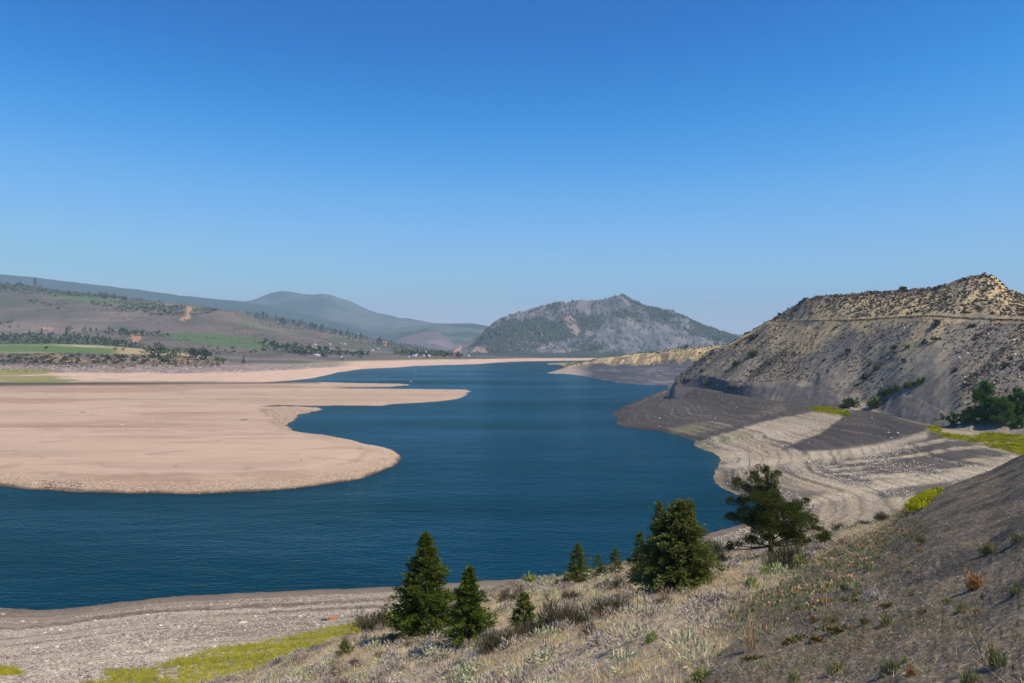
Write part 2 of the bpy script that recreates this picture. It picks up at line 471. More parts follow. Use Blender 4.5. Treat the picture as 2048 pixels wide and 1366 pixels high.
pys = np.concatenate([np.arange(1010, 860, -1.1), np.arange(860, 760, -0.75)])
D = np.broadcast_to((H * F / (pys - HZ))[:, None], (len(pys), len(pxs))).copy()
S = Sheet(pxs, D, np.zeros_like(D)); X, Y = S.X, S.D
sdm = sdist(fp, X, Y)
jag = fbm(X / 9, Y / 9, 4, 71)
far = sstep(330, 560, Y)
sdm = sdm + jag * (1.2 + 2.2 * far) * sstep(-6, 6, sdm + 3)
bank = 2.3 * (1 - np.exp(-np.clip(sdm, 0, None) / 7.0)) + 0.9 * sstep(7, 26, sdm)
low = 0.55 * (1 - np.exp(-np.clip(sdm, 0, None) / 6.0)) + 0.012 * np.clip(sdm, 0, 60)
Z = bank * (1 - far) + low * far
Z += 0.10 * fbm(X / 30, Y / 30, 3, 77) * sstep(4, 20, sdm) + 0.05 * fbm(X / 2.5, Y / 2.5, 3, 78) * sstep(0, 3, sdm) * sstep(30, 5, sdm)
Z = np.where(sdm < 0, np.clip(sdm * 0.35, -4, 0), Z)
Z += np.where((sdm > 0), 0.06 * np.sin(Z * 14 + jag * 2) * sstep(24, 6, sdm), 0)
S.Z = Z
FLATS = S; PX, PY = S.PX, S.PY
sand = srgb(194, 163, 138); sand2 = srgb(180, 151, 127); pink = srgb(166, 132, 110)
st = fbm(X / 120, Y / 30, 4, 81, 0.6)
c = mixc(np.broadcast_to(sand, X.shape + (3,)), sand2, sstep(-0.3, 0.5, st))
c = mixc(c, pink, sstep(0.0, 0.4, fbm(X / 200, Y / 60, 4, 83, 0.6) + sstep(500, 900, Y) * 0.35 - sstep(300, 800, PX) * 0.5 - 0.1) * 0.75)
c = mixc(c, srgb(158, 136, 112), sstep(15, 4, sdm) * (1 - far) * 0.8)
crk = ridged(X / 55 + 0.6 * fbm(X / 40, Y / 40, 3, 301), Y / 22, 4, 302)
c = mixc(c, srgb(146, 120, 100), sstep(0.62, 0.85, crk) * 0.35 * sstep(4, 12, sdm))
c = mixc(c, srgb(206, 178, 154), sstep(0.2, 0.6, fbm(X / 18, Y / 5, 4, 303, 0.65)) * 0.35 * sstep(4, 12, sdm))
c = mixc(c, srgb(136, 112, 92), sstep(0.25, 0.6, fbm(X / 30, Y / 7, 4, 304, 0.65)) * 0.30 * sstep(4, 12, sdm))
c = mixc(c, srgb(92, 74, 60), sstep(2.6, 0.3, sdm + jag * 1.2) * (1 - 0.45 * far))
led = sstep(78, 90, PX) * sstep(176, 160, PX) * sstep(9.5, 8.0, sdm) * sstep(0.1, 0.5, np.sin(sdm * 2.6 + PX / 60))
c = mixc(c, srgb(70, 54, 46), led * 0.85)
c = mixc(c, srgb(206, 178, 158), np.exp(-((sdm - 24 - 6 * jag) / 2.5) ** 2) * (1 - far) * 0.4 * sstep(-0.2, 0.3, st))
c = mixc(c, srgb(120, 96, 84), np.exp(-((sdm - 15 - 5 * jag) / 1.8) ** 2) * (1 - far) * 0.3 * sstep(0.3, -0.2, st))
rk = sstep(0, 12, sdist([(510, 815), (560, 806), (650, 812), (650, 826), (600, 840), (620, 870), (560, 862), (545, 850), (530, 838)], PX, PY) + 8 * jag)
c = mixc(c, srgb(140, 112, 94), rk * 0.7)
ch = sstep(-3, 3, sdist([(-800, 758), (620, 758), (640, 766), (300, 769), (0, 772), (-800, 772)], PX, PY) + 1.2 * fbm(X / 60, Y / 8, 3, 88))
c = mixc(c, srgb(84, 72, 62), np.clip(ch * 0.97, 0, 1))
c = mixc(c, srgb(60, 52, 44), (Z < -0.05) * 1.0)
alpha = np.clip(sstep(16, 5, sdm + 3 * jag) * (1 - far) * 0.45 + rk * 0.5, 0, 1)
m_flat = ground_mat("dried_lakebed_sand", fine=1.6, fine_amp=0.10, mid=0.06, mid_amp=0.08, bump=0.3, bump_dist=0.1, pebble=3.2)
tag(S.build("sandbank", c, alpha, m_flat), kind='structure')

# ------------------------------------------------------------------ RIGHT HILL
px_h = cols(1300, 2080, 2.0, 1300, 2900, 14)
ridge_py = [(1300, 792), (1330, 778), (1345, 767), (1360, 752), (1400, 717), (1425, 700), (1450, 691), (1480, 677), (1500, 662), (1540, 641), (1570, 621), (1600, 602), (1612, 596), (1640, 592), (1700, 586), (1760, 581), (1800, 580), (1840, 576), (1870, 575), (1890, 569), (1912, 559), (1935, 552), (1955, 549),
            (1970, 547), (1984, 550), (1992, 556), (2002, 563), (2010, 575), (2030, 582), (2048, 592), (2080, 600), (2200, 640), (2400, 680), (2900, 760)]
rd = lambda p: float(np.interp(p, [1300, 1345, 1400, 1450, 1540, 1610, 1700, 1800, 1900, 1970, 2048, 2300, 2900], [690, 655, 655, 650, 640, 610, 575, 545, 515, 492, 480, 450, 420]))
band = [(1300, 796, 615), (1330, 783, 645), (1345, 768, 648), (1370, 756, 640), (1400, 750, 622), (1440, 757, 572), (1480, 768, 532), (1520, 778, 503), (1560, 768, 500), (1600, 765, 492), (1640, 770, 472), (1680, 790, 440), (1720, 808, 426), (1760, 804, 410), (1800, 786, 402), (1830, 790, 388), (1870, 812, 362), (1900, 838, 338), (2048, 850, 312), (2300, 870, 280), (2900, 880, 262)]
road = [(1300, 794, 640), (1345, 767, 652), (1400, 719, 652), (1500, 665, 640), (1535, 642, 634), (1620, 641, 565), (1700, 641, 515), (1780, 636, 482), (1850, 632, 455), (1900, 635, 440), (1950, 638, 425), (2048, 641, 402), (2300, 660, 375), (2900, 790, 360)]
rl = [(p, y, d + (4 if p > 1540 else 0.8)) for p, y, d in road]
rl = [(p, y - (1.6 if p > 1540 else 0.2), d) for p, y, d in rl]
ridge = [(p, y, rd(p)) for p, y in ridge_py]
base0 = [(p, 9.0 if p > 1340 else -2, d - 30) for p, y, d in toe]
zr_ = {p: H - (y - HZ) * rd(p) / F for p, y in ridge_py}
b1 = [(p, zr_[p] - 2 - 4 * (p < 1600), rd(p) + 26) for p, y in ridge_py]
b2 = [(p, zr_[p] * 0.45, rd(p) + 130) for p, y in ridge_py]
b3 = [(p, -5, rd(p) + 420) for p, y in ridge_py]
HILL = loft(px_h, [('z', base0), ('p', toe), ('p', band), ('p', road), ('p', rl), ('p', ridge), ('z', b1), ('z', b2), ('z', b3)], [10, 26, 80, 3, 62, 10, 14, 8], 2)
S = HILL; X, Y = S.X, S.D
nrow = np.cumsum([0, 10, 26, 80, 3, 62, 10, 14, 8])
I = np.arange(S.D.shape[0])[:, None] * np.ones_like(X)
q = X * 0.55 + Y * 0.84                 # along the contour, roughly
gul = ridged((X * 0.84 - Y * 0.35) / 26 + 0.4 * fbm(X / 60, Y / 60, 2, 92), (X * 0.3 + Y * 0.9) / 160, 3, 91)
gully_axis = ridged((S.PX + (S.PY - 700) * 1.1) / 55, S.PY / 400, 3, 93)
env = sstep(nrow[1], nrow[2] + 14, I) * sstep(nrow[5] + 4, nrow[5] - 26, I)
road_m = np.exp(-((I - nrow[3] - 2) / 6.0) ** 2) * sstep(1520, 1560, S.PX)
notroad = 1 - np.exp(-((I - nrow[3] - 1) / 4.0) ** 2)
bandm = sstep(nrow[1] + 1, nrow[1] + 5, I) * sstep(nrow[2] + 3, nrow[2] - 4, I)
S.Z = S.Z + (2.0 * (gully_axis - 0.45) + 1.3 * fbm(X / 18, Y / 18, 4, 95)) * env * notroad
S.Z += bandm * 0.8 * fbm(X / 4, Y / 4, 4, 192, 0.65) + bandm * 0.55 * (ridged((S.PX + (S.PY - 700) * 0.5) / 12, S.PY / 150, 3, 97) - 0.5)
S.Z += 0.4 * fbm(X / 4, Y / 4, 3, 96) * env * notroad + 0.7 * fbm(S.PX / 14, Y / 30, 3, 98) * np.exp(-((I - nrow[5]) / 5.0) ** 2)
S.Z = S.Z * sstep(1318, 1352, S.PX) - 4 * (1 - sstep(1318, 1352, S.PX))
PX, PY = S.PX, S.PY
hg = srgb(154, 140, 120); hg2 = srgb(122, 113, 102); htan = srgb(188, 164, 124); htan2 = srgb(166, 145, 114); hsh = srgb(98, 92, 88)
n1 = fbm(X / 30, Y / 30, 4, 101); streak = fbm((PX + (PY - 700) * 1.15) / 26, PY / 110, 4, 103, 0.6)
c = mixc(np.broadcast_to(hg, X.shape + (3,)), hg2, sstep(-0.35, 0.35, streak + 0.5 * n1))
c = mixc(c, hg2 * 0.92, sstep(1750, 2048, PX) * 0.45)
upper = sstep(-6, 10, sdist([(1440, 690), (1540, 600), (1600, 560), (2900, 500), (2900, 668), (2048, 640), (1960, 639), (1900, 648), (1870, 690), (1800, 715), (1770, 700), (1830, 650), (1760, 652), (1740, 672), (1700, 655), (1640, 700), (1600, 715), (1540, 712), (1560, 690), (1500, 700)], PX, PY) + 14 * streak + 6 * n1)
c = mixc(c, htan2, upper * 0.8)
c = mixc(c, htan, upper * sstep(-0.1, 0.4, n1 + 0.4 * streak + 0.25 * sstep(655, 600, PY)) * 0.8)
cliff = sstep(-1, 2, sdist([(1960, 552), (1985, 548), (2016, 570), (2013, 590), (2003, 580), (1994, 562)], PX, PY) + 2 * n1)
c = mixc(c, srgb(216, 180, 122), cliff)
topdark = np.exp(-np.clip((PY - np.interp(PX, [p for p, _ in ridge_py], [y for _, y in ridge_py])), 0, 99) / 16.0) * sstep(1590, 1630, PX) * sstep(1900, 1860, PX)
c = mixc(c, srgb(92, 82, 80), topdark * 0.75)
pk = fbm(X / 10, Y / 10, 3, 107)
c = mixc(c, srgb(150, 128, 108), sstep(0.1, 0.5, pk + 0.4 * streak) * 0.35)
c = mixc(c, srgb(100, 84, 62), road_m * 0.2)
c = mixc(c, srgb(70, 62, 50), np.exp(-((I - nrow[3]) / 1.1) ** 2) * sstep(1535, 1560, PX) * 0.85)
patch = sstep(-0.25, 0.2, fbm(PX / 70, PY / 60, 3, 109) + 0.9 * np.exp(-((PX - 1630) / 55.) ** 2) + 0.8 * np.exp(-((PX - 1450) / 70.) ** 2) + 1.0 * np.exp(-((PX - 1820) / 60.) ** 2) - 0.9 * np.exp(-((PX - 1700) / 22.) ** 2) - sstep(1890, 1930, PX))
bm = sstep(nrow[0] + 3, nrow[1], I) * sstep(nrow[2] + 5, nrow[2] - 5, I + 4 * n1 + 13 * fbm(X / 9, Y / 9, 4, 191, 0.65))
patch = np.maximum(patch, sstep(nrow[1] + 3, nrow[1] - 1, I) * sstep(1900, 1860, PX))
c = mixc(c, hsh, np.clip(bm + sstep(nrow[1] + 1, nrow[1] - 2, I), 0, 1) * patch)
S.build("hillside", c, 0.25 * (1 - bm) + 0 * X, ground_mat("hill_soil", fine=1.3, fine_amp=0.3, mid=0.16, mid_amp=0.16, bump=0.7, bump_dist=0.35, pebble=1.1))
tag(S.obj, kind='structure')

# ------------------------------------------------------------------ FAR PROMONTORY
px_p = np.arange(1095, 1600, 1.6)
wl = [(1095, 746.5, 1215), (1105, 745.2, 1240), (1130, 747.5, 1197), (1165, 751, 1138), (1195, 757, 1050), (1215, 765, 948), (1260, 768, 915), (1320, 771.5, 880), (1400, 773, 866), (1600, 774, 860)]
w0 = [(p, -5, d - 40) for p, y, d in wl]
hw = [(1095, 745.6, 1230), (1107, 743, 1262), (1130, 737, 1290), (1165, 731, 1290), (1200, 731, 1180), (1240, 733, 1100), (1300, 731, 1060), (1350, 728, 1030), (1400, 728, 1000), (1600, 728, 990)]
ct = [(1095, 745.4, 1250), (1107, 742.5, 1290), (1140, 731, 1340), (1175, 723.5, 1340), (1200, 719, 1260), (1240, 718, 1180), (1270, 718, 1140), (1300, 714, 1120), (1340, 706, 1085), (1380, 702, 1060), (1420, 700, 1040), (1600, 700, 1030)]
tp = [(1095, 745.2, 1270), (1107, 742.3, 1310), (1140, 730.6, 1360), (1175, 722, 1360), (1200, 716, 1290), (1240, 712, 1220), (1270, 708, 1200), (1300, 706.5, 1190), (1340, 702, 1160), (1380, 698, 1130), (1420, 693.5, 1110), (1460, 691, 1100), (1600, 690, 1100)]
tq = [(p, y - (1.5 if p > 1240 else 0.1) - (2 if p > 1330 else 0), d + 150) for p, y, d in tp]
tb = [(p, 2, d + 420) for p, y, d in tp]
tc = [(p, -6, d + 560) for p, y, d in tp]
PROM = loft(px_p, [('z', w0), ('p', wl), ('p', hw), ('p', ct), ('p', tp), ('p', tq), ('z', tb), ('z', tc)], [6, 44, 30, 8, 6, 6, 3], 1)
S = PROM; X, Y = S.X, S.D; I = np.arange(S.D.shape[0])[:, None] * np.ones_like(X)
cl = sstep(48, 56, I) * sstep(86, 78, I)
rr = ridged(S.PX / 11 + S.PY / 14 + 1.2 * fbm(S.PX / 40, S.PY / 20, 3, 116), S.PY / 60, 4, 111)
S.Z = S.Z + cl * 3.2 * (rr - 0.5) * sstep(1160, 1230, S.PX) + 0.5 * fbm(X / 20, Y / 20, 3, 112) * sstep(6, 16, I)
S.Z[:5] = np.minimum(S.Z[:5], -0.5)
PX, PY = S.PX, S.PY
gsh = srgb(86, 84, 88); n1 = fbm(PX / 30, PY / 4, 4, 113, 0.6)
c = mixc(np.broadcast_to(gsh, X.shape + (3,)), srgb(158, 152, 144), 0.6 * sstep(0.05, 0.7, fbm(PX / 34, PY / 0.9, 4, 119, 0.7) * 0.8 + 0.5 * n1 + 0.5 * sstep(1200, 1130, PX) + 0.2 * np.exp(-((PX - 1330) / 40) ** 2) - 0.25 * np.exp(-((I - 52) / 8.0) ** 2)))
c = mixc(c, srgb(190, 168, 146), sstep(1190, 1140, PX) * 0.6)
up = sstep(56, 62, I + 9 * fbm(PX / 9, PY / 9, 3, 114))
c = mixc(c, mixc(np.broadcast_to(srgb(196, 168, 124), c.shape), srgb(146, 130, 100), sstep(-0.1, 0.4, fbm(X / 14, Y / 14, 4, 115))), up)
c = mixc(c, srgb(130, 112, 82), up * sstep(0.42, 0.2, rr) * 0.8)
c = mixc(c, srgb(150, 138, 104), sstep(88, 92, I))
c = mixc(c, srgb(126, 128, 74), sstep(-2, 2, sdist([(1145, 734), (1168, 729), (1185, 729), (1175, 733)], PX, PY)) * 0.8)
S.build("promontory", c, 0.2 + 0 * X, ground_mat("promontory_soil", fine=0.3, fine_amp=0.25, mid=0.06, mid_amp=0.15, bump=0.6, bump_dist=0.8, pebble=0.5))
tag(S.obj, kind='structure')

# ------------------------------------------------------------------ LEFT SHORE, FIELDS AND HILLSIDE
px_l = cols(-60, 1260, 2.0, -700, 1270, 12)
W0 = [(-700, 771, 880), (0, 770, 893), (300, 769, 905), (500, 767, 925), (600, 761, 995), (640, 756, 1062), (680, 747.5, 1198), (689, 742, 1305), (698, 738.5, 1385), (760, 736.5, 1435), (830, 733.5, 1517), (850, 730.5, 1609), (930, 729.5, 1642), (990, 727, 1731), (1028, 722.5, 1919), (1100, 722, 1943), (1200, 720.5, 2016), (1270, 719, 2096)]
Wm = [(p, -4, d - 60) for p, y, d in W0]
W1 = [(-700, 752, 1090), (0, 745, 1130), (300, 747, 1110), (500, 746, 1110), (620, 738, 1240), (680, 734, 1360), (700, 732.5, 1430), (760, 732, 1490), (850, 727.5, 1680), (940, 724.5, 1760), (1040, 719.8, 1990), (1200, 718.4, 2060), (1270, 717.8, 2120)]
W2 = [(-700, 730, 1160), (0, 730, 1170), (300, 731, 1165), (430, 730, 1190), (520, 727, 1240), (600, 729, 1330), (700, 722, 1560), (850, 719, 1790), (940, 718, 1860), (1040, 716.5, 2060), (1200, 716, 2120), (1270, 716, 2160)]
W3 = [(-700, 706, 1290), (0, 708, 1300), (100, 707, 1300), (200, 709, 1290), (300, 710, 1290), (400, 714, 1300), (440, 721, 1310), (500, 722, 1400), (600, 718, 1560), (700, 717, 1720), (850, 716, 1900), (1040, 715, 2120), (1200, 714.5, 2200), (1270, 714, 2230)]
W4 = [(-700, 686, 1560), (0, 688, 1560), (100, 687, 1560), (200, 690, 1560), (300, 699, 1500), (400, 710, 1450), (440, 717, 1450), (500, 718, 1560), (600, 711, 1720), (700, 712, 1860), (850, 712, 2040), (1040, 713, 2230), (1270, 713, 2300)]
W5 = [(-700, 684, 1900), (0, 687, 1850), (200, 689, 1850), (300, 697, 1780), (400, 702, 1800), (500, 704, 1850), (600, 702, 1950), (700, 706, 2060), (850, 709, 2200), (1040, 712, 2350), (1270, 712, 2450)]
W6 = [(-700, 650, 2300), (0, 659, 2300), (150, 661, 2300), (300, 663, 2260), (400, 668, 2250), (500, 676, 2250), (600, 684, 2300), (700, 694, 2360), (800, 702, 2400), (900, 708, 2450), (1040, 713, 2500), (1270, 713, 2600)]
W7 = [(-700, 570, 2900), (0, 586, 2900), (100, 593, 2880), (190, 601, 2860), (300, 609, 2840), (365, 617, 2800), (450, 630, 2780), (520, 638, 2760), (600, 655, 2740), (700, 671, 2720), (800, 690, 2700), (870, 702, 2680), (930, 710, 2660), (1040, 714, 2650), (1270, 714, 2700)]
W8 = [(-700, 520, 3500), (0, 566, 3500), (70, 571, 3480), (100, 578, 3450), (200, 589, 3400), (330, 604, 3350), (420, 615, 3300), (500, 625, 3250), (560, 638, 3200), (640, 653, 3100), (700, 668, 3050), (800, 688, 2950), (870, 700, 2850), (930, 710.5, 2800), (1040, 715, 2750), (1270, 715, 2800)]
Wb = [(p, max(H - (y - HZ) * d / F - 40, -6), d + 500) for p, y, d in W8]
Wc = [(p, -6, d + 1500) for p, y, d in W8]
LEFT = loft(px_l, [('z', Wm), ('p', W0), ('p', W1), ('p', W2), ('p', W3), ('p', W4), ('p', W5), ('p', W6), ('p', W7), ('p', W8), ('z', Wb), ('z', Wc)],
            [4, 30, 18, 22, 22, 8, 34, 70, 26, 6, 4], 2)
S = LEFT; X, Y = S.X, S.D; I = np.arange(S.D.shape[0])[:, None] * np.ones_like(X)
nl = np.cumsum([0, 4, 30, 18, 22, 22, 8, 34, 70, 26, 6, 4])
rise = sstep(nl[5], nl[7], I)
S.Z = S.Z + rise * (13 * (fbm(X / 260, Y / 260, 4, 121)) * sstep(nl[10], nl[8] - 6, I) * (S.PX < 800) + 3 * fbm(X / 60, Y / 60, 3, 122))
S.Z += 0.5 * fbm(X / 30, Y / 30, 3, 123) * sstep(nl[1], nl[2], I)
gx, gy = (432 - CX) / F * 2520, 2520.0
cone = np.clip(1 - np.sqrt(((X - gx) / 150) ** 2 + ((Y - gy) / 170) ** 2), 0, 1)
S.Z += 28 * cone * sstep(-0.1, 0.5, cone + 0.1)
gx, gy = (470 - CX) / F * 2600, 2600.0
cone = np.clip(1 - np.sqrt(((X - gx) / 130) ** 2 + ((Y - gy) / 170) ** 2), 0, 1)
S.Z += 20 * cone
S.Z[:4] = np.minimum(S.Z[:4], -0.6)
PX, PY = S.PX, S.PY
U = np.broadcast_to(S.px[None], X.shape)
n1 = fbm(X / 90, Y / 90, 4, 131); n2 = fbm(X / 25, Y / 25, 4, 132); n3 = fbm(X / 250, Y / 140, 3, 133)
sage = srgb(114, 100, 92); sage2 = srgb(96, 92, 80); sandf = srgb(206, 172, 148); rockb = srgb(142, 126, 120)
c = mixc(np.broadcast_to(sage, X.shape + (3,)), sage2, sstep(-0.2, 0.4, n1))
c = mixc(c, srgb(140, 124, 112), sstep(0.1, 0.5, n3) * 0.6)
c = mixc(c, srgb(92, 96, 74), sstep(0.12, 0.45, n2 * 0.7 + n1 * 0.6) * 0.55 * sstep(nl[5], nl[6], I))
sandm = sstep(nl[2] + 3, nl[2] - 3, I + 5 * n1)
rockm = sstep(nl[2] - 2, nl[2] + 4, I + 4 * n1) * sstep(nl[3] + 3, nl[3] - 2, I) * sstep(720, 660, PX)
c = mixc(c, sandf, sstep(nl[3] + 1, nl[3] - 3, I))
c = mixc(c, rockb, rockm * 0.9)
mead = sstep(-0.2, 0.1, fbm(X / 70, Y / 20, 3, 141) + 1.0 * sstep(170, 60, PX) - 0.55) * sstep(nl[1] + 1, nl[1] + 4, I) * sstep(nl[3] - 4, nl[3] - 12, I)
c = mixc(c, srgb(132, 128, 70), mead * sstep(520, 300, PX) * 0.85)
g1 = np.exp(-((I - nl[1] - 5 + 3 * n1) / 2.6) ** 2) * sstep(540, 380, PX)
c = mixc(c, srgb(118, 124, 60), g1 * 0.85)
c = mixc(c, srgb(82, 70, 60), sstep(nl[1] + 2.2, nl[1] + 0.2, I) * sstep(640, 560, PX))
def reg(poly, wdt=2.0, amp=2.0, sd_=151):
    return sstep(-wdt, wdt, sdist(poly, PX, PY) + amp * fbm(X / 40, Y / 40, 3, sd_))
c = mixc(c, srgb(158, 132, 96), sstep(nl[3] + 2, nl[3] + 8, I) * sstep(nl[4] + 2, nl[4] - 3, I) * sstep(-0.1, 0.3, n2 + 0.1) * 0.9 * (PX < 460))
fld = sstep(nl[4] + 1, nl[4] + 3, I) * sstep(nl[5], nl[5] - 2, I)
stripes = fbm(X / 260, Y / 34 + X / 90, 3, 161)
c = mixc(c, mixc(np.broadcast_to(srgb(98, 116, 62), c.shape), srgb(168, 160, 118), sstep(0.12, 0.3, stripes)), fld * sstep(250, 215, PX + 12 * n1))
c = mixc(c, srgb(172, 152, 108), fld * sstep(215, 250, PX) * sstep(430, 400, PX))
c = mixc(c, srgb(88, 108, 66), reg([(320, 668), (360, 664), (420, 667), (490, 672), (540, 682), (556, 694), (520, 700), (450, 692), (400, 688), (350, 680)], 1.5, 1.5) * 0.9)
c = mixc(c, srgb(94, 114, 70), reg([(90, 588), (160, 592), (250, 603), (330, 612), (320, 616), (240, 612), (150, 601), (95, 594)], 1.5, 1.5) * 0.8)
c = mixc(c, srgb(74, 92, 70), reg([(-100, 566), (100, 575), (240, 590), (330, 604), (330, 607), (240, 598), (90, 588), (-100, 582)], 2.0, 5) * 0.7)
c = mixc(c, srgb(186, 150, 108), 0.8 * reg([(372, 612), (386, 616), (378, 626), (382, 636), (366, 642), (358, 640), (372, 628)], 0.8, 1.2))
c = mixc(c, srgb(176, 130, 102), reg([(330, 604), (460, 610), (420, 616), (330, 610)], 1.5, 4) * 0.35)
c = mixc(c, srgb(196, 140, 102), reg([(258, 670), (284, 668), (280, 682), (262, 684)], 1.5, 2) * 0.8)
c = mixc(c, srgb(190, 142, 112), reg([(84, 654), (108, 656), (106, 662), (86, 660)], 1.0, 1) * 0.6)
c = mixc(c, srgb(178, 128, 104), reg([(740, 676), (775, 672), (800, 686), (770, 690)], 2, 4) * 0.6)
ygr = np.exp(-((I - nl[3] - 1) / 3.0) ** 2) * sstep(560, 600, PX) * sstep(960, 900, PX)
c = mixc(c, srgb(152, 152, 76), ygr * 0.85)
c = mixc(c, srgb(142, 132, 92), sstep(0.2, 0.5, fbm(X / 60, I / 3.0, 3, 171)) * sstep(620, 700, PX) * sandm * 0.5)
S.build("valley_side", c, rockm * 0.8 + 0 * X, ground_mat("far_sage_soil", fine=0.12, fine_amp=0.3, mid=0.03, mid_amp=0.14, bump=0.6, bump_dist=2.0, pebble=0.35))
tag(S.obj, kind='structure')

# ------------------------------------------------------------------ CENTRE MOUNTAIN
px_m = np.arange(860, 1760, 2.0)
mr = [(860, 716, 2500), (880, 712, 2520), (905, 696, 2560), (918, 686, 2580), (940, 676, 2600), (965, 660, 2640), (990, 645, 2680), (1010, 632, 2700), (1030, 622, 2720), (1060, 614, 2750), (1085, 610, 2780), (1100, 607, 2790), (1120, 602.5, 2800), (1140, 604, 2800), (1160, 604.5, 2800), (1190, 601, 2800), (1210, 597, 2800), (1225, 592, 2800), (1240, 590.5, 2800), (1252, 592, 2800), (1266, 600, 2800), (1280, 608, 2800), (1300, 615, 2820), (1325, 622, 2850), (1345, 624, 2850), (1380, 639, 2860), (1420, 653, 2880), (1460, 666, 2900), (1490, 673, 2900), (1560, 690, 2900), (1760, 712, 2900)]
m0 = [(860, 718, 2250), (1000, 717, 2230), (1200, 717.5, 2130), (1400, 716, 2150), (1760, 716, 2200)]
mm = [(p, y * 0.42 + 716 * 0.58 - 4 * math.sin((p - 860) / 90.0), 2300 * 0.45 + d * 0.55 - 80) for p, y, d in mr]
mb = [(p, (H - (y - HZ) * d / F) * 0.6, d + 350) for p, y, d in mr]
mc_ = [(p, -6, d + 1300) for p, y, d in mr]
ms_ = [(p, -6, d - 60) for p, y, d in m0]
MOUNT = loft(px_m, [('z', ms_), ('p', m0), ('p', mm), ('p', mr), ('z', mb), ('z', mc_)], [2, 60, 90, 16, 8], 3)
S = MOUNT; X, Y = S.X, S.D; I = np.arange(S.D.shape[0])[:, None] * np.ones_like(X)
e = sstep(4, 40, I) * sstep(162, 140, I)
spur = ridged(X / 170 + 0.5 * fbm(X / 300, Y / 300, 2, 181), Y / 420, 4, 182)
S.Z = S.Z + e * (34 * (spur - 0.5) + 16 * fbm(X / 70, Y / 70, 4, 183)) + sstep(4, 30, I) * sstep(176, 150, I) * 3 * fbm(X / 25, Y / 25, 3, 184)
PX, PY = S.PX, S.PY
MN1 = fbm(X / 120, Y / 120, 4, 185)
mf = sstep(-0.15, 0.25, MN1 + 0.55 * sstep(-30, 30, sdist([(940, 690), (1000, 625), (1110, 610), (1190, 640), (1200, 700), (1150, 712), (1060, 700)], PX, PY)) - 0.22
           + 0.7 * sstep(-8, 8, sdist([(1240, 588), (1300, 612), (1480, 668), (1470, 684), (1380, 668), (1300, 640), (1260, 615)], PX, PY)) - 0.5 * sstep(-10, 30, sdist([(1190, 610), (1300, 640), (1400, 690), (1300, 700), (1210, 680)], PX, PY)))
MOUNT_FOREST = mf * sstep(162, 150, I) * (I > 8)
c = mixc(np.broadcast_to(srgb(124, 121, 124), X.shape + (3,)), srgb(102, 104, 110), sstep(-0.3, 0.3, fbm(X / 50, Y / 50, 3, 186)))  # rock greys shifted toward blue: distance haze painted into the colour
c = mixc(c, srgb(76, 86, 84), mf * 0.75)  # forest cover carries the same painted haze tint
def reg(poly, wdt=2.0, amp=2.0, sd_=151):
    return sstep(-wdt, wdt, sdist(poly, PX, PY) + amp * fbm(X / 22, Y / 22, 3, sd_))
clf = reg([(1122, 632), (1138, 628), (1150, 640), (1160, 660), (1158, 670), (1140, 672), (1134, 655)], 2, 5)
c = mixc(c, srgb(182, 152, 142), clf * sstep(-0.3, 0.2, fbm(X / 14, Y / 14, 3, 187)) * 0.5); MOUNT_FOREST = MOUNT_FOREST * (1 - clf)
clf2 = np.clip(reg([(905, 712), (912, 686), (925, 682), (922, 705), (940, 716)], 2, 4) + reg([(935, 696), (960, 694), (985, 708), (960, 706)], 2, 4) + reg([(1045, 708), (1080, 702), (1130, 702), (1140, 708), (1090, 712)], 1.5, 4) * 0.7, 0, 1)
c = mixc(c, srgb(190, 152, 130), clf2 * 0.75); MOUNT_FOREST = MOUNT_FOREST * (1 - clf2)
c = mixc(c, srgb(176, 150, 142), reg([(1000, 700), (1050, 680), (1120, 690), (1080, 700)], 3, 12) * 0.5)
S.build("mountain", c, 0.0 * X, ground_mat("mountain_rock_hazed", fine=0.07, fine_amp=0.3, mid=0.02, mid_amp=0.12, bump=0.8, bump_dist=5.0, pebble=0.2))
tag(S.obj, kind='structure')

# ------------------------------------------------------------------ DISTANT RANGES
def range_(name, ridge, base_py, base_d, d_r, c1, c2, amp, seed, extra=None):
    p0, p1 = ridge[0][0], ridge[-1][0]
    px = np.arange(p0, p1, 4.0)
    rb = [(p, base_py, base_d) for p, _ in ridge]
    rr_ = [(p, y, d_r) for p, y in ridge]
    rm = [(p, base_py * 0.45 + y * 0.55, base_d * 0.4 + d_r * 0.6) for p, y in ridge]
    rk_ = [(p, max((H - (y - HZ) * d_r / F) * 0.5, -5), d_r * 1.15) for p, y in ridge]
    rl_ = [(p, -8, d_r * 1.4) for p, y in ridge]
    rs = [(p, -8, base_d * 0.97) for p, _ in ridge]
    S = loft(px, [('z', rs), ('p', rb), ('p', rm), ('p', rr_), ('z', rk_), ('z', rl_)], [2, 30, 50, 8, 4], 3)
    X, Y = S.X, S.D; I = np.arange(S.D.shape[0])[:, None] * np.ones_like(X)
    k = d_r / 5000.0
    S.Z = S.Z + sstep(3, 20, I) * sstep(82, 66, I) * amp * (ridged(X / (420 * k), Y / (700 * k), 4, seed) - 0.5) + sstep(3, 20, I) * amp * 0.12 * fbm(X / (90 * k), Y / (90 * k), 3, seed + 3)
    n_ = fbm(X / (300 * k), Y / (300 * k), 4, seed + 5)
    c = mixc(np.broadcast_to(c1, X.shape + (3,)), c2, sstep(-0.2, 0.3, n_ + 0.5 * sstep(30, 4, I)))
    S.build(name, c, 0.0 * X, ground_mat(name + "_cover", fine=0.03, fine_amp=0.25, mid=0.008, mid_amp=0.15, bump=0.5, bump_dist=6.0, pebble=0.1))
    tag(S.obj, kind='structure')
    return S
fc = srgb(62, 76, 62); fc2 = srgb(100, 104, 90)
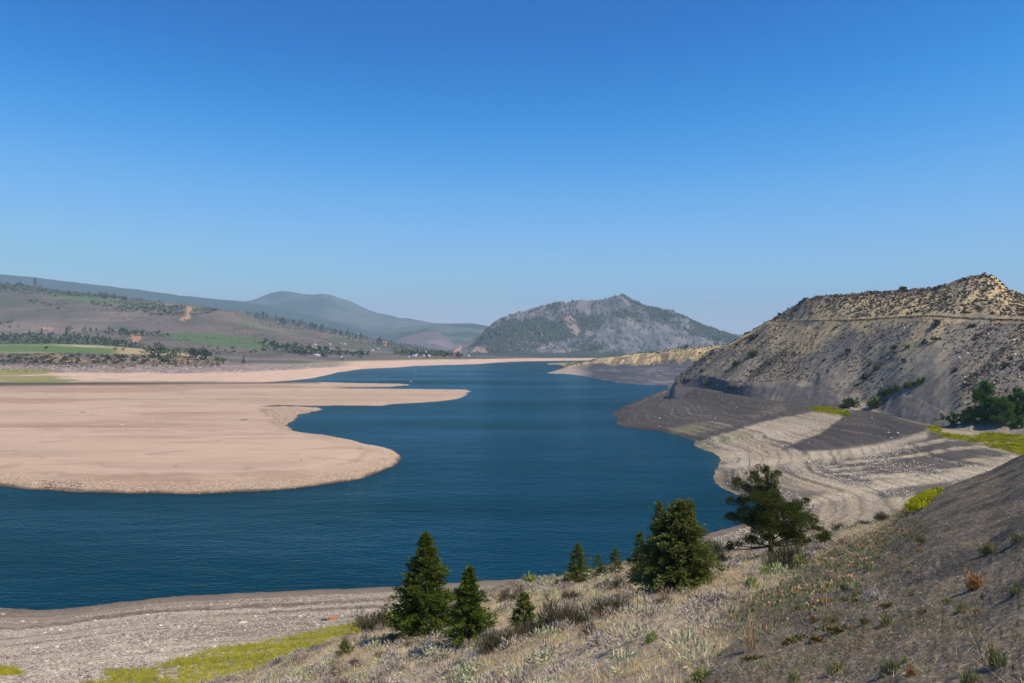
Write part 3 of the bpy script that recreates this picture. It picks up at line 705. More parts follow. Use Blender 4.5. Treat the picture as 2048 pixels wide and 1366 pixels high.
RANGE1 = range_("distant_ridge", [(-900, 530), (-400, 538), (0, 546), (60, 551), (128, 560), (190, 567), (256, 575), (300, 581), (350, 588), (420, 595), (480, 601), (540, 611), (620, 628), (700, 650), (760, 670)], 712, 4600, 9000, fc, fc * 1.1, 70, 201)
RANGE2 = range_("twin_peaks", [(380, 640), (430, 616), (480, 602), (505, 598), (530, 589), (552, 582), (575, 580.5), (592, 582), (606, 586.5), (620, 589), (635, 586.5), (650, 585.5), (664, 589), (680, 597), (700, 602), (725, 613), (745, 622), (790, 632), (830, 640), (860, 645), (900, 652), (950, 662), (1010, 675), (1080, 690)], 705, 6500, 12000, fc, fc2, 170, 211)
RANGE3 = range_("forested_foothills", [(600, 672), (690, 662), (760, 657), (820, 651), (870, 646), (910, 646.5), (945, 645.5), (975, 651), (1010, 662), (1060, 680), (1120, 700)], 710, 5000, 8500, fc, fc2, 70, 221)
RANGE4 = range_("bare_foothill", [(700, 700), (760, 692), (800, 676), (830, 666), (850, 662.5), (872, 662), (885, 668), (900, 682), (925, 697), (960, 708), (1000, 712)], 713, 3100, 4100, srgb(128, 116, 118), srgb(112, 106, 110), 22, 231)
RANGE5 = range_("low_distant_rise", [(1330, 690), (1400, 676), (1450, 669), (1500, 668), (1600, 667), (1800, 668), (2900, 660)], 705, 6000, 11000, fc, fc2, 40, 241)

# ------------------------------------------------------------------ FOREGROUND SLOPE
px_a = cols(330, 2090, 3.0, -900, 2950, 16)
E = [(-900, 1900, 42), (-300, 1650, 46), (0, 1490, 50), (200, 1425, 53), (380, 1388, 56), (450, 1362, 57), (520, 1342, 58), (560, 1329, 59), (640, 1296, 60), (700, 1274, 61), (780, 1250, 64), (850, 1236, 66), (900, 1222, 68), (950, 1196, 71), (1040, 1168, 76), (1130, 1158, 78), (1200, 1148, 80), (1260, 1134, 82), (1340, 1118, 84), (1420, 1106, 86), (1500, 1100, 88),
     (1600, 1086, 90), (1700, 1060, 90), (1760, 1045, 89), (1800, 1022, 87), (1850, 990, 84), (1890, 972, 80), (2000, 936, 70), (2048, 914, 64), (2200, 850, 56), (2500, 740, 46), (2950, 600, 38)]
A1 = [(-900, 2600, 20), (-300, 2100, 26), (0, 1700, 32), (380, 1440, 38), (700, 1410, 31), (850, 1410, 27), (1000, 1410, 23.5), (1300, 1410, 16.5), (1600, 1410, 11.5), (1800, 1410, 9.4), (2048, 1410, 8), (2500, 1410, 6.5), (2950, 1410, 5.5)]
zE = {p: H - (y - HZ) * d / F for p, y, d in E}
An = [(-900, 47.2, 0.6), (2950, 47.9, 0.6)]
Az = [(-900, 47.4, 0.4), (2950, 47.9, 0.4)]
Am = [(-900, 44.0, 5.0), (0, 44.5, 6.0), (700, 45.0, 6), (1300, 46.0, 5), (2048, 47.4, 4), (2950, 48.6, 3.5)]
Eb = [(p, zE[p] - 0.50 * 14, d + 14) for p, y, d in E]
Ec = [(p, -5, d + 14 + (zE[p] - 7 + 5) / 0.50) for p, y, d in E]
FORE = loft(px_a, [('z', An), ('z', Am), ('p', A1), ('p', E), ('z', Eb), ('z', Ec)], [8, 16, 300, 16, 16], 3)
S = FORE; X, Y = S.X, S.D; I = np.arange(S.D.shape[0])[:, None] * np.ones_like(X)
PX = S.PX
BND = [(1330, 1500), (1400, 1366), (1440, 1325), (1450, 1290), (1440, 1240), (1500, 1195), (1600, 1135), (1700, 1080), (1765, 1045), (1830, 1000), (1850, 970), (2200, 500), (3600, 0), (3600, 5000), (1100, 5000)]
g = sstep(-26, 26, sdist(BND, PX, S.PY) + 30 * fbm(X / 3.5, Y / 3.5, 4, 251))
GREY = g
lump = fbm(X / 6, Y / 6, 3, 252)
near = sstep(8, 24, I)
S.Z = S.Z + near * sstep(346, 300, I) * 0.0 + near * (0.35 * lump + 0.12 * fbm(X / 1.1, Y / 1.1, 3, 253) * (1 - g) + 0.16 * fbm(X / 1.1, Y / 1.1, 5, 254, 0.62) * g + 0.10 * ridged(X / 1.8 + Y / 5, Y / 3 - X / 6, 3, 258) * g)
PY = S.PY
n1 = fbm(X / 4, Y / 4, 4, 255); n2 = fbm(X / 1.0, Y / 1.0, 4, 256)
soil = mixc(np.broadcast_to(srgb(168, 146, 120), X.shape + (3,)), srgb(196, 174, 144), sstep(-0.3, 0.4, n1 + 0.4 * n2))
gs = mixc(np.broadcast_to(srgb(120, 106, 88), X.shape + (3,)), srgb(88, 80, 70), sstep(-0.3, 0.3, n1 + 0.6 * n2))
gs = mixc(gs, srgb(140, 122, 102), sstep(0.15, 0.55, fbm(X / 1.7, Y / 1.7, 4, 257)) * 0.5)
c = mixc(soil, gs, g)
S.build("slope", c, 0.25 + 0.25 * g, ground_mat("slope_soil", fine=7.0, fine_amp=0.6, mid=1.3, mid_amp=0.3, bump=1.0, bump_dist=0.08, pebble=11.0))
tag(S.obj, kind='structure')

# the rest of the hill the photographer stands on, to the sides and behind
gx_, gy_ = np.meshgrid(np.arange(-60, 111, 1.5), np.arange(-70, 71, 1.5))
fan = (gy_ > 0.3) & (np.abs(gx_ - 0.0) < 1.19 * gy_)
gz_ = np.minimum(47.6 + 0.476 * gx_ - 0.418 * gy_, 62 + 0.1 * gx_) + 0.35 * fbm(gx_ / 6, gy_ / 6, 3, 252) + 0.12 * fbm(gx_ / 1.5, gy_ / 1.5, 3, 259)
gz_ = np.where(gy_ < 0, np.minimum(gz_, 47.6 + 0.476 * gx_ + 0.05 * gy_), gz_) - 5.0 * fan - 1.2 * np.exp(-((gx_ - 1) ** 2 + gy_ ** 2) / 8.0) * 0
n_ = gx_.size; idx = np.arange(n_).reshape(gx_.shape)
ff_ = np.stack([idx[:-1, :-1], idx[:-1, 1:], idx[1:, 1:], idx[1:, :-1]], -1).reshape(-1, 4)
ob_ = mesh_obj("hilltop", np.stack([gx_, gy_, gz_], -1).reshape(-1, 3), ff_, [bpy.data.materials["slope_soil"]], smooth=True)
ca_ = ob_.data.color_attributes.new('Col', 'FLOAT_COLOR', 'POINT')
cc_ = mixc(np.broadcast_to(srgb(120, 106, 88), gx_.shape + (3,)), srgb(88, 80, 70), sstep(-0.3, 0.3, fbm(gx_ / 4, gy_ / 4, 4, 255)))
ca_.data.foreach_set('color', np.concatenate([cc_.reshape(-1, 3), np.full((n_, 1), 0.5)], 1).astype(np.float32).ravel())
tag(ob_, kind='structure')

# ------------------------------------------------------------------ WATER AND LAKEBED
m, n, l, b = new_mat("lake_water")
ge = n.new("ShaderNodeNewGeometry")
big = n.new("ShaderNodeMapping"); big.inputs['Scale'].default_value = (0.0028, 0.009, 1)
l.new(ge.outputs['Position'], big.inputs['Vector'])
fb = noise_node(n, l, big.outputs[0], 1.0, 4, 0.6)
cr = n.new("ShaderNodeValToRGB")
cr.color_ramp.elements[0].position = 0.35; cr.color_ramp.elements[0].color = (0.0008, 0.022, 0.026, 1)
cr.color_ramp.elements[1].position = 0.68; cr.color_ramp.elements[1].color = (0.0012, 0.036, 0.060, 1)
l.new(fb, cr.inputs[0]); l.new(cr.outputs[0], b.inputs['Base Color'])
b.inputs['Roughness'].default_value = 0.6; b.inputs['Specular IOR Level'].default_value = 0.0
mp = n.new("ShaderNodeMapping"); mp.inputs['Scale'].default_value = (0.36, 0.80, 1); mp.inputs['Rotation'].default_value = (0, 0, math.radians(-7))
l.new(ge.outputs['Position'], mp.inputs['Vector'])
wv = noise_node(n, l, mp.outputs[0], 1.0, 3, 0.55)
mp2 = n.new("ShaderNodeMapping"); mp2.inputs['Scale'].default_value = (0.06, 0.14, 1); mp2.inputs['Rotation'].default_value = (0, 0, math.radians(12))
l.new(ge.outputs['Position'], mp2.inputs['Vector'])
wv2 = noise_node(n, l, mp2.outputs[0], 1.0, 2, 0.5)
hgt = math_node(n, l, 'MULTIPLY_ADD', wv2, 1.6, wv)
st = n.new("ShaderNodeMapRange"); st.inputs[1].default_value = 0.35; st.inputs[2].default_value = 0.65; st.inputs[3].default_value = 0.55; st.inputs[4].default_value = 1.0
l.new(fb, st.inputs[0])
bp = n.new("ShaderNodeBump"); bp.inputs['Distance'].default_value = 0.42
l.new(st.outputs[0], bp.inputs['Strength']); l.new(hgt, bp.inputs['Height']); l.new(bp.outputs[0], b.inputs['Normal'])
gl_ = n.new("ShaderNodeBsdfGlossy"); gl_.inputs['Roughness'].default_value = 0.10; gl_.inputs['Color'].default_value = (0.45, 0.82, 1.0, 1)
fr_ = n.new("ShaderNodeFresnel"); fr_.inputs['IOR'].default_value = 1.33
l.new(bp.outputs[0], gl_.inputs['Normal']); l.new(bp.outputs[0], fr_.inputs['Normal'])
fk_ = math_node(n, l, 'MULTIPLY', math_node(n, l, 'MULTIPLY', math_node(n, l, 'POWER', fr_.outputs[0], 1.3), 0.62), math_node(n, l, 'MULTIPLY_ADD', fb, 2.4, -0.2))
mw_ = n.new("ShaderNodeMixShader"); l.new(fk_, mw_.inputs[0]); l.new(b.outputs[0], mw_.inputs[1]); l.new(gl_.outputs[0], mw_.inputs[2])
l.new(mw_.outputs[0], [x for x in n if x.type == 'OUTPUT_MATERIAL'][0].inputs['Surface'])
wx = 6000.0
wat = mesh_obj("water", [(-2500, 60, 0), (2500, 60, 0), (2500, 2600, 0), (-2500, 2600, 0)], [(0, 1, 2, 3)], [m])
tag(wat, kind='structure')
gm = plain_mat("lowland_soil", tuple(srgb(118, 108, 92)), 0.95, 0.25, 0.01)
tag(mesh_obj("ground", [(-21800, -2800, -8), (21800, -2800, -8), (21800, 17700, -8), (-21800, 17700, -8)], [(0, 1, 2, 3)], [gm]), kind='structure')
# ------------------------------------------------------------------ PLANT BUILDERS
def unit(v):
    return v / np.maximum(np.linalg.norm(v, axis=-1, keepdims=True), 1e-9)

def blades(P, Dn, L, W, r, diamond=True):
    n = len(P)
    side = unit(np.cross(Dn, unit(r.normal(size=(n, 3))))) * np.asarray(W).reshape(-1, 1) * 0.5
    L = np.asarray(L).reshape(-1, 1)
    if diamond:
        v = np.stack([P, P + Dn * L * 0.45 + side, P + Dn * L, P + Dn * L * 0.45 - side], 1).reshape(-1, 3)
        return v, np.arange(n * 4).reshape(-1, 4)
    v = np.stack([P - side, P + side, P + Dn * L], 1).reshape(-1, 3)
    return v, np.arange(n * 3).reshape(-1, 3)

def tube(pts, rad, k=6):
    """tapered tube along a polyline, quads"""
    pts = [np.array(p, float) for p in pts]
    vs, fs = [], []
    for i, p in enumerate(pts):
        t = unit(pts[min(i + 1, len(pts) - 1)] - pts[max(i - 1, 0)])
        a = unit(np.cross(t, [0.31, 0.95, 0.1])); b = np.cross(t, a)
        for j in range(k):
            th = 2 * math.pi * j / k
            vs.append(p + rad[i] * (math.cos(th) * a + math.sin(th) * b))
    for i in range(len(pts) - 1):
        for j in range(k):
            fs.append((i * k + j, i * k + (j + 1) % k, (i + 1) * k + (j + 1) % k, (i + 1) * k + j))
    return np.array(vs), np.array(fs)

class MB:
    def __init__(s): s.v = []; s.f = []; s.m = []; s.n = 0
    def add(s, v, f, mi=0):
        v = np.asarray(v, float); s.v.append(v)
        for row in np.asarray(f): s.f.append(tuple(int(q) + s.n for q in row))
        s.m += [mi] * len(f); s.n += len(v)
        return s
    def build(s, name, mats, parent=None, smooth=False, link=True):
        return mesh_obj(name, np.concatenate(s.v), s.f, mats, parent, smooth, s.m, link)

def thing(name, loc, label, cat, group=None):
    o = bpy.data.objects.new(name, None); COL.objects.link(o)
    o.location = loc; o.empty_display_size = 0.3
    return tag(o, label, cat, group)

def copy_tree(o, parent=None):
    c = o.copy(); COL.objects.link(c)
    if parent is not None: c.parent = parent
    for ch in list(o.children): copy_tree(ch, c)
    return c

M_NEEDLE = plain_mat("spruce_needles", (0.075, 0.120, 0.014), 0.75, 0.35, 2.2, 0.35, mottled=(0.165, 0.185, 0.024))
M_NEEDLE2 = plain_mat("pine_needles", (0.042, 0.066, 0.012), 0.75, 0.35, 2.0, 0.3, mottled=(0.115, 0.125, 0.022))
M_NEEDLE3 = plain_mat("juniper_needles", (0.095, 0.135, 0.018), 0.75, 0.35, 1.2, 0.35, mottled=(0.21, 0.21, 0.07))
M_BARK = plain_mat("bark", (0.11, 0.085, 0.065), 0.9, 0.35, 8)
M_DEAD = plain_mat("dead_wood", (0.22, 0.19, 0.16), 0.9, 0.3, 8)
M_LEAF = plain_mat("cottonwood_leaves", (0.060, 0.125, 0.020), 0.7, 0.3, 0.8, 0.35, mottled=(0.110, 0.190, 0.034))

def conifer(h, r, seed, nb=150, name='spruce_tree', mat=None, label='', cat='tree', group=None, loc=(0, 0, 0), tops=1, full=1.0, trunk_r=None):
    g = np.random.default_rng(seed)
    root = thing(name, loc, label, cat, group)
    lean = g.normal(0, 0.012, 2)
    def axis(z): return np.array([lean[0] * z + 0.03 * math.sin(z * 1.3 + seed), lean[1] * z, z])
    tr = trunk_r or h * 0.022
    v, f = tube([axis(t * h) - np.array([0, 0, 0.3 * (t == 0)]) for t in (0, .15, .35, .6, .8, 0.99)], [tr * 1.25, tr, tr * .8, tr * .5, tr * .25, 0.008], 7)
    mesh_obj('trunk', v, f, [M_BARK], root, True)
    r = r * (1.75 if tops == 1 else 1.65)
    P, Dn, L, W = [], [], [], []
    axes = [(0, 0, 1.0)]
    if tops == 2: axes = [(0.05 * r, 0.05, 0.97), (0.16 * r, 0.05, 1.0), (-0.22 * r, 0.1, 0.96)]
    lob = g.uniform(0.72 if tops == 1 else 0.55, 1.12, 12)
    sb = MB()
    for ai_, (ax, ay, hs_) in enumerate(axes):
        nbr = int(nb * 2.0 * ((1.5 if ai_ == 0 else 0.3) if tops == 2 else 1))
        for k in range(nbr):
            t = (k + g.random()) / nbr
            t = 0.03 + 0.96 * t ** 0.92
            th = g.uniform(0, 2 * math.pi)
            rr = r * (0.95 if ai_ == 0 and tops == 2 else 0.38 if tops == 2 else 1.0)
            bl = rr * (1 - t) ** full * g.uniform(0.62, 1.16) * lob[int(th / (2 * math.pi) * 12) % 12] * (0.82 + 0.18 * math.sin(t * 23 + th * 2)) + 0.08
            if t < 0.08: bl *= 0.75 + 3 * t
            z0 = t * h * hs_
            base = axis(z0) + np.array([ax * min(1, z0 / (0.4 * h)), ay, 0])
            up = -0.10 + 0.55 * t + g.normal(0, 0.08)
            d = unit(np.array([math.cos(th), math.sin(th), up]))
            ns = max(5, int(bl / 0.022))
            s = g.uniform(0.12, 1.0, ns) ** 0.75
            droop = -0.12 * bl * s ** 2 + 0.10 * bl * np.clip(s - 0.7, 0, 1) * 2
            pts = base + d * (s * bl)[:, None]; pts[:, 2] += droop
            pts += g.normal(0, 0.03 + 0.02 * bl, (ns, 3))
            sdv = np.cross(d, [0, 0, 1])
            dd = unit(d * g.uniform(0.4, 1.0, (ns, 1)) + sdv * g.normal(0, 0.75, (ns, 1)) + np.array([0, 0, 1]) * g.normal(0.12, 0.28, (ns, 1)))
            P.append(pts); Dn.append(dd)
            L.append(g.uniform(0.12, 0.26, ns) * (0.55 + 0.45 * min(1, h / 6))); W.append(g.uniform(0.05, 0.09, ns) * (0.6 + 0.4 * min(1, h / 5)))
            if False:
                v, f = tube([base, base + d * bl * .8 + np.array([0, 0, -.08 * bl])], [0.018, 0.005], 4); sb.add(v, f)
    # leader
    for ax, ay, hs_ in axes:
        n_ = 26
        z = np.linspace(0.9, 1.0, n_) * h * hs_
        pts = np.stack([ax + 0 * z + lean[0] * z + 0.03 * np.sin(z * 1.3 + seed), ay + lean[1] * z, z], 1)
        P.append(pts); Dn.append(unit(g.normal(0, 0.5, (n_, 3)) + np.array([0, 0, 1.0]))); L.append(np.full(n_, 0.16)); W.append(np.full(n_, 0.05))
    P, Dn, L, W = map(np.concatenate, (P, Dn, L, W))
    v, f = blades(P, Dn, L, W, g)
    mesh_obj('crown', v, f, [mat or M_NEEDLE], root)
    if sb.n: sb.build('branches', [M_BARK], root)
    root.rotation_euler[2] = 0
    return root

def clump_tree(name, loc, label, cat, clumps, trunk, limbs, mat, bark, seed, dens=260, leaf=(0.16, 0.07), group=None):
    g = np.random.default_rng(seed)
    root = thing(name, loc, label, cat, group)
    mb = MB()
    for pts, rad in trunk: mb.add(*tube(pts, rad, 8))
    mb.build('trunk', [bark], root, True)
    mb = MB()
    for pts, rad in limbs: mb.add(*tube(pts, rad, 5))
    if limbs: mb.build('limbs', [bark], root, True)
    P, Dn = [], []
    for (x, y, z, rx, rz) in clumps:
        n = int(dens * rx * rz / 0.25)
        u = unit(g.normal(size=(n, 3))) * g.uniform(0.35, 1.08, (n, 1)) ** 0.6
        # sub clumps break the outline
        sub = unit(g.normal(size=(9, 3))) * 0.62
        k = g.integers(0, 9, n)
        u = sub[k] + u * g.uniform(0.3, 0.62, (9, 1))[k]
        p = u * np.array([rx, rx, rz]) + np.array([x, y, z])
        P.append(p); Dn.append(unit(u * 0.8 + g.normal(0, 0.6, (n, 3)) + np.array([0, 0, 0.25])))
    P, Dn = np.concatenate(P), np.concatenate(Dn)
    v, f = blades(P, Dn, g.uniform(0.6, 1.3, len(P)) * leaf[0], g.uniform(0.6, 1.3, len(P)) * leaf[1], g)
    mesh_obj('crown', v, f, [mat], root)
    return root

def bush_mesh(name, n, r, h, ll, lw, seed, mats, stems=30, upright=0.5, lumpy=6, fill=0.55, sw=None):
    """unlinked mesh of a shrub: stems (material 0) and leafy twigs (material 1)"""
    g = np.random.default_rng(seed)
    mb = MB()
    cs = np.clip(g.normal(0, 0.40, (lumpy, 2)), -0.6, 0.6) * r; ch = g.uniform(0.55, 1.0, lumpy) * h; cr = g.uniform(0.35, 0.6, lumpy) * r
    k = g.integers(0, lumpy, n)
    u = unit(g.normal(size=(n, 3))); u[:, 2] = np.abs(u[:, 2])
    rad = g.uniform(fill, 1.0, n)
    P = np.stack([cs[k, 0] + u[:, 0] * cr[k] * rad, cs[k, 1] + u[:, 1] * cr[k] * rad, u[:, 2] * ch[k] * rad], 1)
    Dn = unit(u * (1 - upright) + np.array([0, 0, upright]) + g.normal(0, 0.28, (n, 3)))
    v, f = blades(P - Dn * ll * 0.5, Dn, ll * g.uniform(0.6, 1.4, n), lw * g.uniform(0.6, 1.4, n), g)
    mb.add(v, f, 1)
    if stems:
        k = g.integers(0, lumpy, stems)
        e = np.stack([cs[k, 0] + g.normal(0, 0.2, stems) * r, cs[k, 1] + g.normal(0, 0.2, stems) * r, ch[k] * g.uniform(0.6, 1.05, stems)], 1)
        b0 = np.stack([e[:, 0] * 0.25, e[:, 1] * 0.25, np.full(stems, -0.08 * h)], 1)
        L = np.linalg.norm(e - b0, axis=1)
        v, f = blades(b0, unit(e - b0), L, np.full(stems, sw or 0.02 + 0.012 * r), g, False)
        mb.add(v, f, 0)
    return mesh_obj(name, np.concatenate(mb.v), mb.f, mats, None, False, mb.m, link=False).data

def place(name, me, loc, sc, rz, label=None, cat=None, group=None, tilt=(0, 0), sz=None):
    o = bpy.data.objects.new(name, me); COL.objects.link(o)
    o.location = loc; o.rotation_euler = (tilt[0], tilt[1], rz); o.scale = (sc, sc, sz or sc)
    return tag(o, label, cat, group)

# ------------------------------------------------------------------ FOREGROUND TREES
def at(px, py, sheet=None):
    return (sheet or FORE).hit(px, py)
def htm(p, py_top, px=None):
    """height in metres of something standing at p whose top shows at py_top"""
    return (H - (py_top - HZ) * p[1] / F) - p[2]

p = at(850, 1276); s_ = p[1] / F
conifer(htm(p, 1066), 68 * s_, 1, 330, label='tallest dark green spruce, broad-skirted, left of the foreground trees', loc=p)
p = at(938, 1286); s_ = p[1] / F
conifer(htm(p, 1134), 47 * s_, 2, 190, label='narrower spruce touching the right side of the tallest spruce', loc=p)
p = at(1047, 1262); s_ = p[1] / F
conifer(htm(p, 1186), 26 * s_, 3, 90, label='small lone spruce in front of the brown bushes, right of the spruce pair', loc=p)
p = at(1155, 1165); s_ = p[1] / F
conifer(htm(p, 1087), 28 * s_, 4, 110, label='leftmost and tallest of three small spruces against the lake', loc=p)
p = at(1196, 1156); s_ = p[1] / F
conifer(htm(p, 1110), 15 * s_, 5, 50, label='smallest middle one of three little spruces against the lake', loc=p)
p = at(1230, 1150); s_ = p[1] / F
conifer(htm(p, 1097), 19 * s_, 6, 64, label='slim little spruce, right one of three small spruces against the lake', loc=p)
p = at(1281, 1160); s_ = p[1] / F
conifer(htm(p, 1064), 22 * s_, 7, 100, label='slender dark spruce half hidden behind the broad olive juniper', loc=p)
p = at(1356, 1178); s_ = p[1] / F
conifer(htm(p, 998), 92 * s_, 8, 330, name='juniper_tree', mat=M_NEEDLE3, label='broad olive-green juniper with two pointed tops, left of the gnarled pine', loc=p, tops=2, full=0.8)
p = at(690, 1312); s_ = p[1] / F
conifer(htm(p, 1281), 14 * s_, 9, 40, label='tiny yellowish spruce sapling among the sagebrush left of the tallest spruce', loc=p, mat=M_NEEDLE3)

# gnarled pine
p = at(1541, 1114); s_ = p[1] / F
g = np.random.default_rng(44)
def T(px, py, dy=0.0): return ((px - 1541) * s_, dy, (1114 - py) * s_ + dy * -0.2)
cl = [(1521, 937, 11), (1507, 953, 17), (1541, 947, 15), (1533, 968, 24), (1470, 962, 10), (1484, 972, 14), (1492, 990, 20), (1520, 992, 30), (1548, 990, 24), (1462, 997, 7), (1478, 1003, 14), (1510, 1018, 32),
      (1554, 1016, 30), (1610, 1003, 14), (1595, 1022, 22), (1578, 1038, 26), (1618, 1040, 20), (1468, 1034, 13), (1488, 1044, 20), (1512, 1056, 26), (1500, 1082, 18), (1474, 1092, 14), (1550, 1054, 26),
      (1596, 1064, 24), (1632, 1068, 18), (1648, 1082, 12), (1612, 1086, 15), (1532, 1078, 16), (1458, 1098, 7), (1640, 1052, 12), (1540, 1030, 26), (1565, 1050, 22), (1525, 1045, 24), (1575, 1015, 18), (1535, 1000, 22), (1580, 1075, 20)]
clumps = []
limbs = []
for (x, y, r) in cl:
    dy = g.uniform(-0.9, 0.9) * (0.4 + r / 30)
    q = T(x, y, dy); clumps.append((q[0], q[1], q[2], r * s_ * 1.36, r * s_ * 0.66))
    zt = min(q[2] * 0.75, 6.2)
    b_ = (0.12 * math.sin(zt * 1.1), 0, max(0.8, zt - 0.25 * abs(q[0])))
    limbs.append(([b_, (q[0] * .5, q[1] * .5, b_[2] * .4 + q[2] * .6 - .1), q], [0.07, 0.045, 0.015]))
trunk = [([(0.1, 0, -0.5), (0.0, 0, 0.5), (0.12, 0, 1.5), (-0.05, 0.05, 3.0), (0.0, 0, 4.6), (-0.3, 0, 6.3), (-0.5, 0, 7.0)], [0.24, 0.19, 0.16, 0.13, 0.09, 0.05, 0.02])]
clump_tree('pine_tree', p, 'large gnarled dark pine with flat irregular branches, right of the juniper', 'tree', clumps, trunk, limbs, M_NEEDLE2, M_BARK, 45, dens=950, leaf=(0.13, 0.05))

# dead spire behind the pine
q = at(1508, 1106); s_ = q[1] / F
mb = MB(); hh = htm(q, 884)
mb.add(*tube([(0, 0, -.2), (-0.05, 0, hh * .4), (-0.2, 0, hh * .75), (-.36, 0, hh)], [0.07, 0.055, 0.03, 0.01], 6))
for k in range(22):
    z = hh * (0.62 + 0.36 * k / 22); a = k * 2.4; x = -0.2 - .16 * (z / hh - .75) / .25
    mb.add(*tube([(x, 0, z), (x + .22 * math.cos(a), .22 * math.sin(a), z + .02)], [0.012, 0.004], 3))
dead = thing('dead_tree', q + Vector((0, 0.7, 0)), 'thin bare dead spire rising behind the gnarled pine', 'tree')
mb.build('trunk', [M_DEAD], dead)

# cottonwoods at the cove
def cottonwood(px, py, top, wpx, seed, label, name='cottonwood_tree', n=9, bark=None, mat=None):
    p = SHORE.hit(px, py); s_ = p[1] / F; g = np.random.default_rng(seed)
    hgt = htm(p, top); R = wpx * 0.5 * s_
    cl, limbs = [], []
    for k in range(n):
        t = (k + 0.5) / n; a = k * 2.4 + seed
        rr = R * (0.62 if t < 0.8 else 0.25) * math.sqrt(g.uniform(0.15, 1))
        z = hgt * (0.22 + 0.66 * t)
        c_ = (rr * math.cos(a), rr * math.sin(a), z, R * g.uniform(0.34, 0.5) * (1.1 - 0.4 * t), hgt * 0.13)
        cl.append(c_); limbs.append(([(0, 0, z * 0.45), (c_[0] * .6, c_[1] * .6, z * .8), c_[:3]], [0.09, 0.05, 0.02]))
    return clump_tree(name, p, label, 'tree', cl, [([(0, 0, -.5), (0.1, 0, hgt * .3), (-.1, 0, hgt * .6), (0, 0, hgt * .85)], [hgt * .022, hgt * .018, hgt * .012, .03])], limbs, mat or M_LEAF, bark or M_DEAD, seed, dens=52, leaf=(0.55, 0.34))
cottonwood(1972, 858, 757, 62, 61, 'tallest bright green cottonwood at the head of the cove', n=14)
cottonwood(2003, 862, 790, 58, 62, 'rounder green cottonwood just right of the tallest one', n=12)
cottonwood(1938, 857, 812, 46, 63, 'low dark cottonwood at the left foot of the tallest cottonwood', n=9)
cottonwood(1908, 855, 822, 34, 64, 'dark bushy willow at the left end of the cottonwood clump', 'willow_tree', n=7)
cottonwood(1884, 848, 826, 16, 65, 'small dark willow standing left of the willow and cottonwood clump', 'willow_tree', n=4)
cottonwood(2044, 866, 826, 26, 66, 'small conical green tree at the right edge below the clump', n=5)
p = HILL.hit(2036, 800)
cottonwood(2040, 860, 772, 60, 67, 'dark cottonwood climbing the slope at the right edge of the photo', n=11)

# ------------------------------------------------------------------ SHRUBS OF THE FOREGROUND
def twig_mats(nm, stem, leaf, leaf2, var=0.3):
    return [plain_mat(nm + '_stems', stem, 0.9, 0.3, 6), plain_mat(nm + '_twigs', leaf, 0.9, var, 5, 0.1, obj_var=0.22, mottled=leaf2)]
MS1 = twig_mats('sagebrush_grey', (0.10, 0.08, 0.065), tuple(srgb(200, 188, 172)), tuple(srgb(164, 150, 136)))
MS2 = twig_mats('sagebrush_green', (0.10, 0.09, 0.06), tuple(srgb(196, 194, 156)), tuple(srgb(164, 162, 124)))
MS3 = twig_mats('sagebrush_brown', (0.08, 0.06, 0.05), tuple(srgb(150, 130, 114)), tuple(srgb(172, 152, 132)))
MG = twig_mats('greasewood', (0.09, 0.07, 0.06), tuple(srgb(104, 92, 74)), tuple(srgb(92, 92, 58)))
MR = twig_mats('rabbitbrush', (0.12, 0.12, 0.05), tuple(srgb(146, 158, 84)), tuple(srgb(170, 172, 108)))
SAGE = []
for k in range(5):
    for q, ms in enumerate((MS1, MS2, MS3)):
        SAGE.append(bush_mesh('sagebrush', 620, 0.48, 0.42, 0.11, 0.028, 300 + k * 7 + q, ms, stems=40, upright=0.35, lumpy=7))
GREASE = [bush_mesh('greasewood_bush', 1300, 0.8, 0.85, 0.26, 0.022, 340 + k, MG, stems=160, upright=0.55, lumpy=9, fill=0.35) for k in range(4)]
RABBIT = [bush_mesh('rabbitbrush', 600, 0.45, 0.55, 0.2, 0.03, 350 + k, MR, stems=50, upright=0.65, lumpy=6, fill=0.4) for k in range(3)]

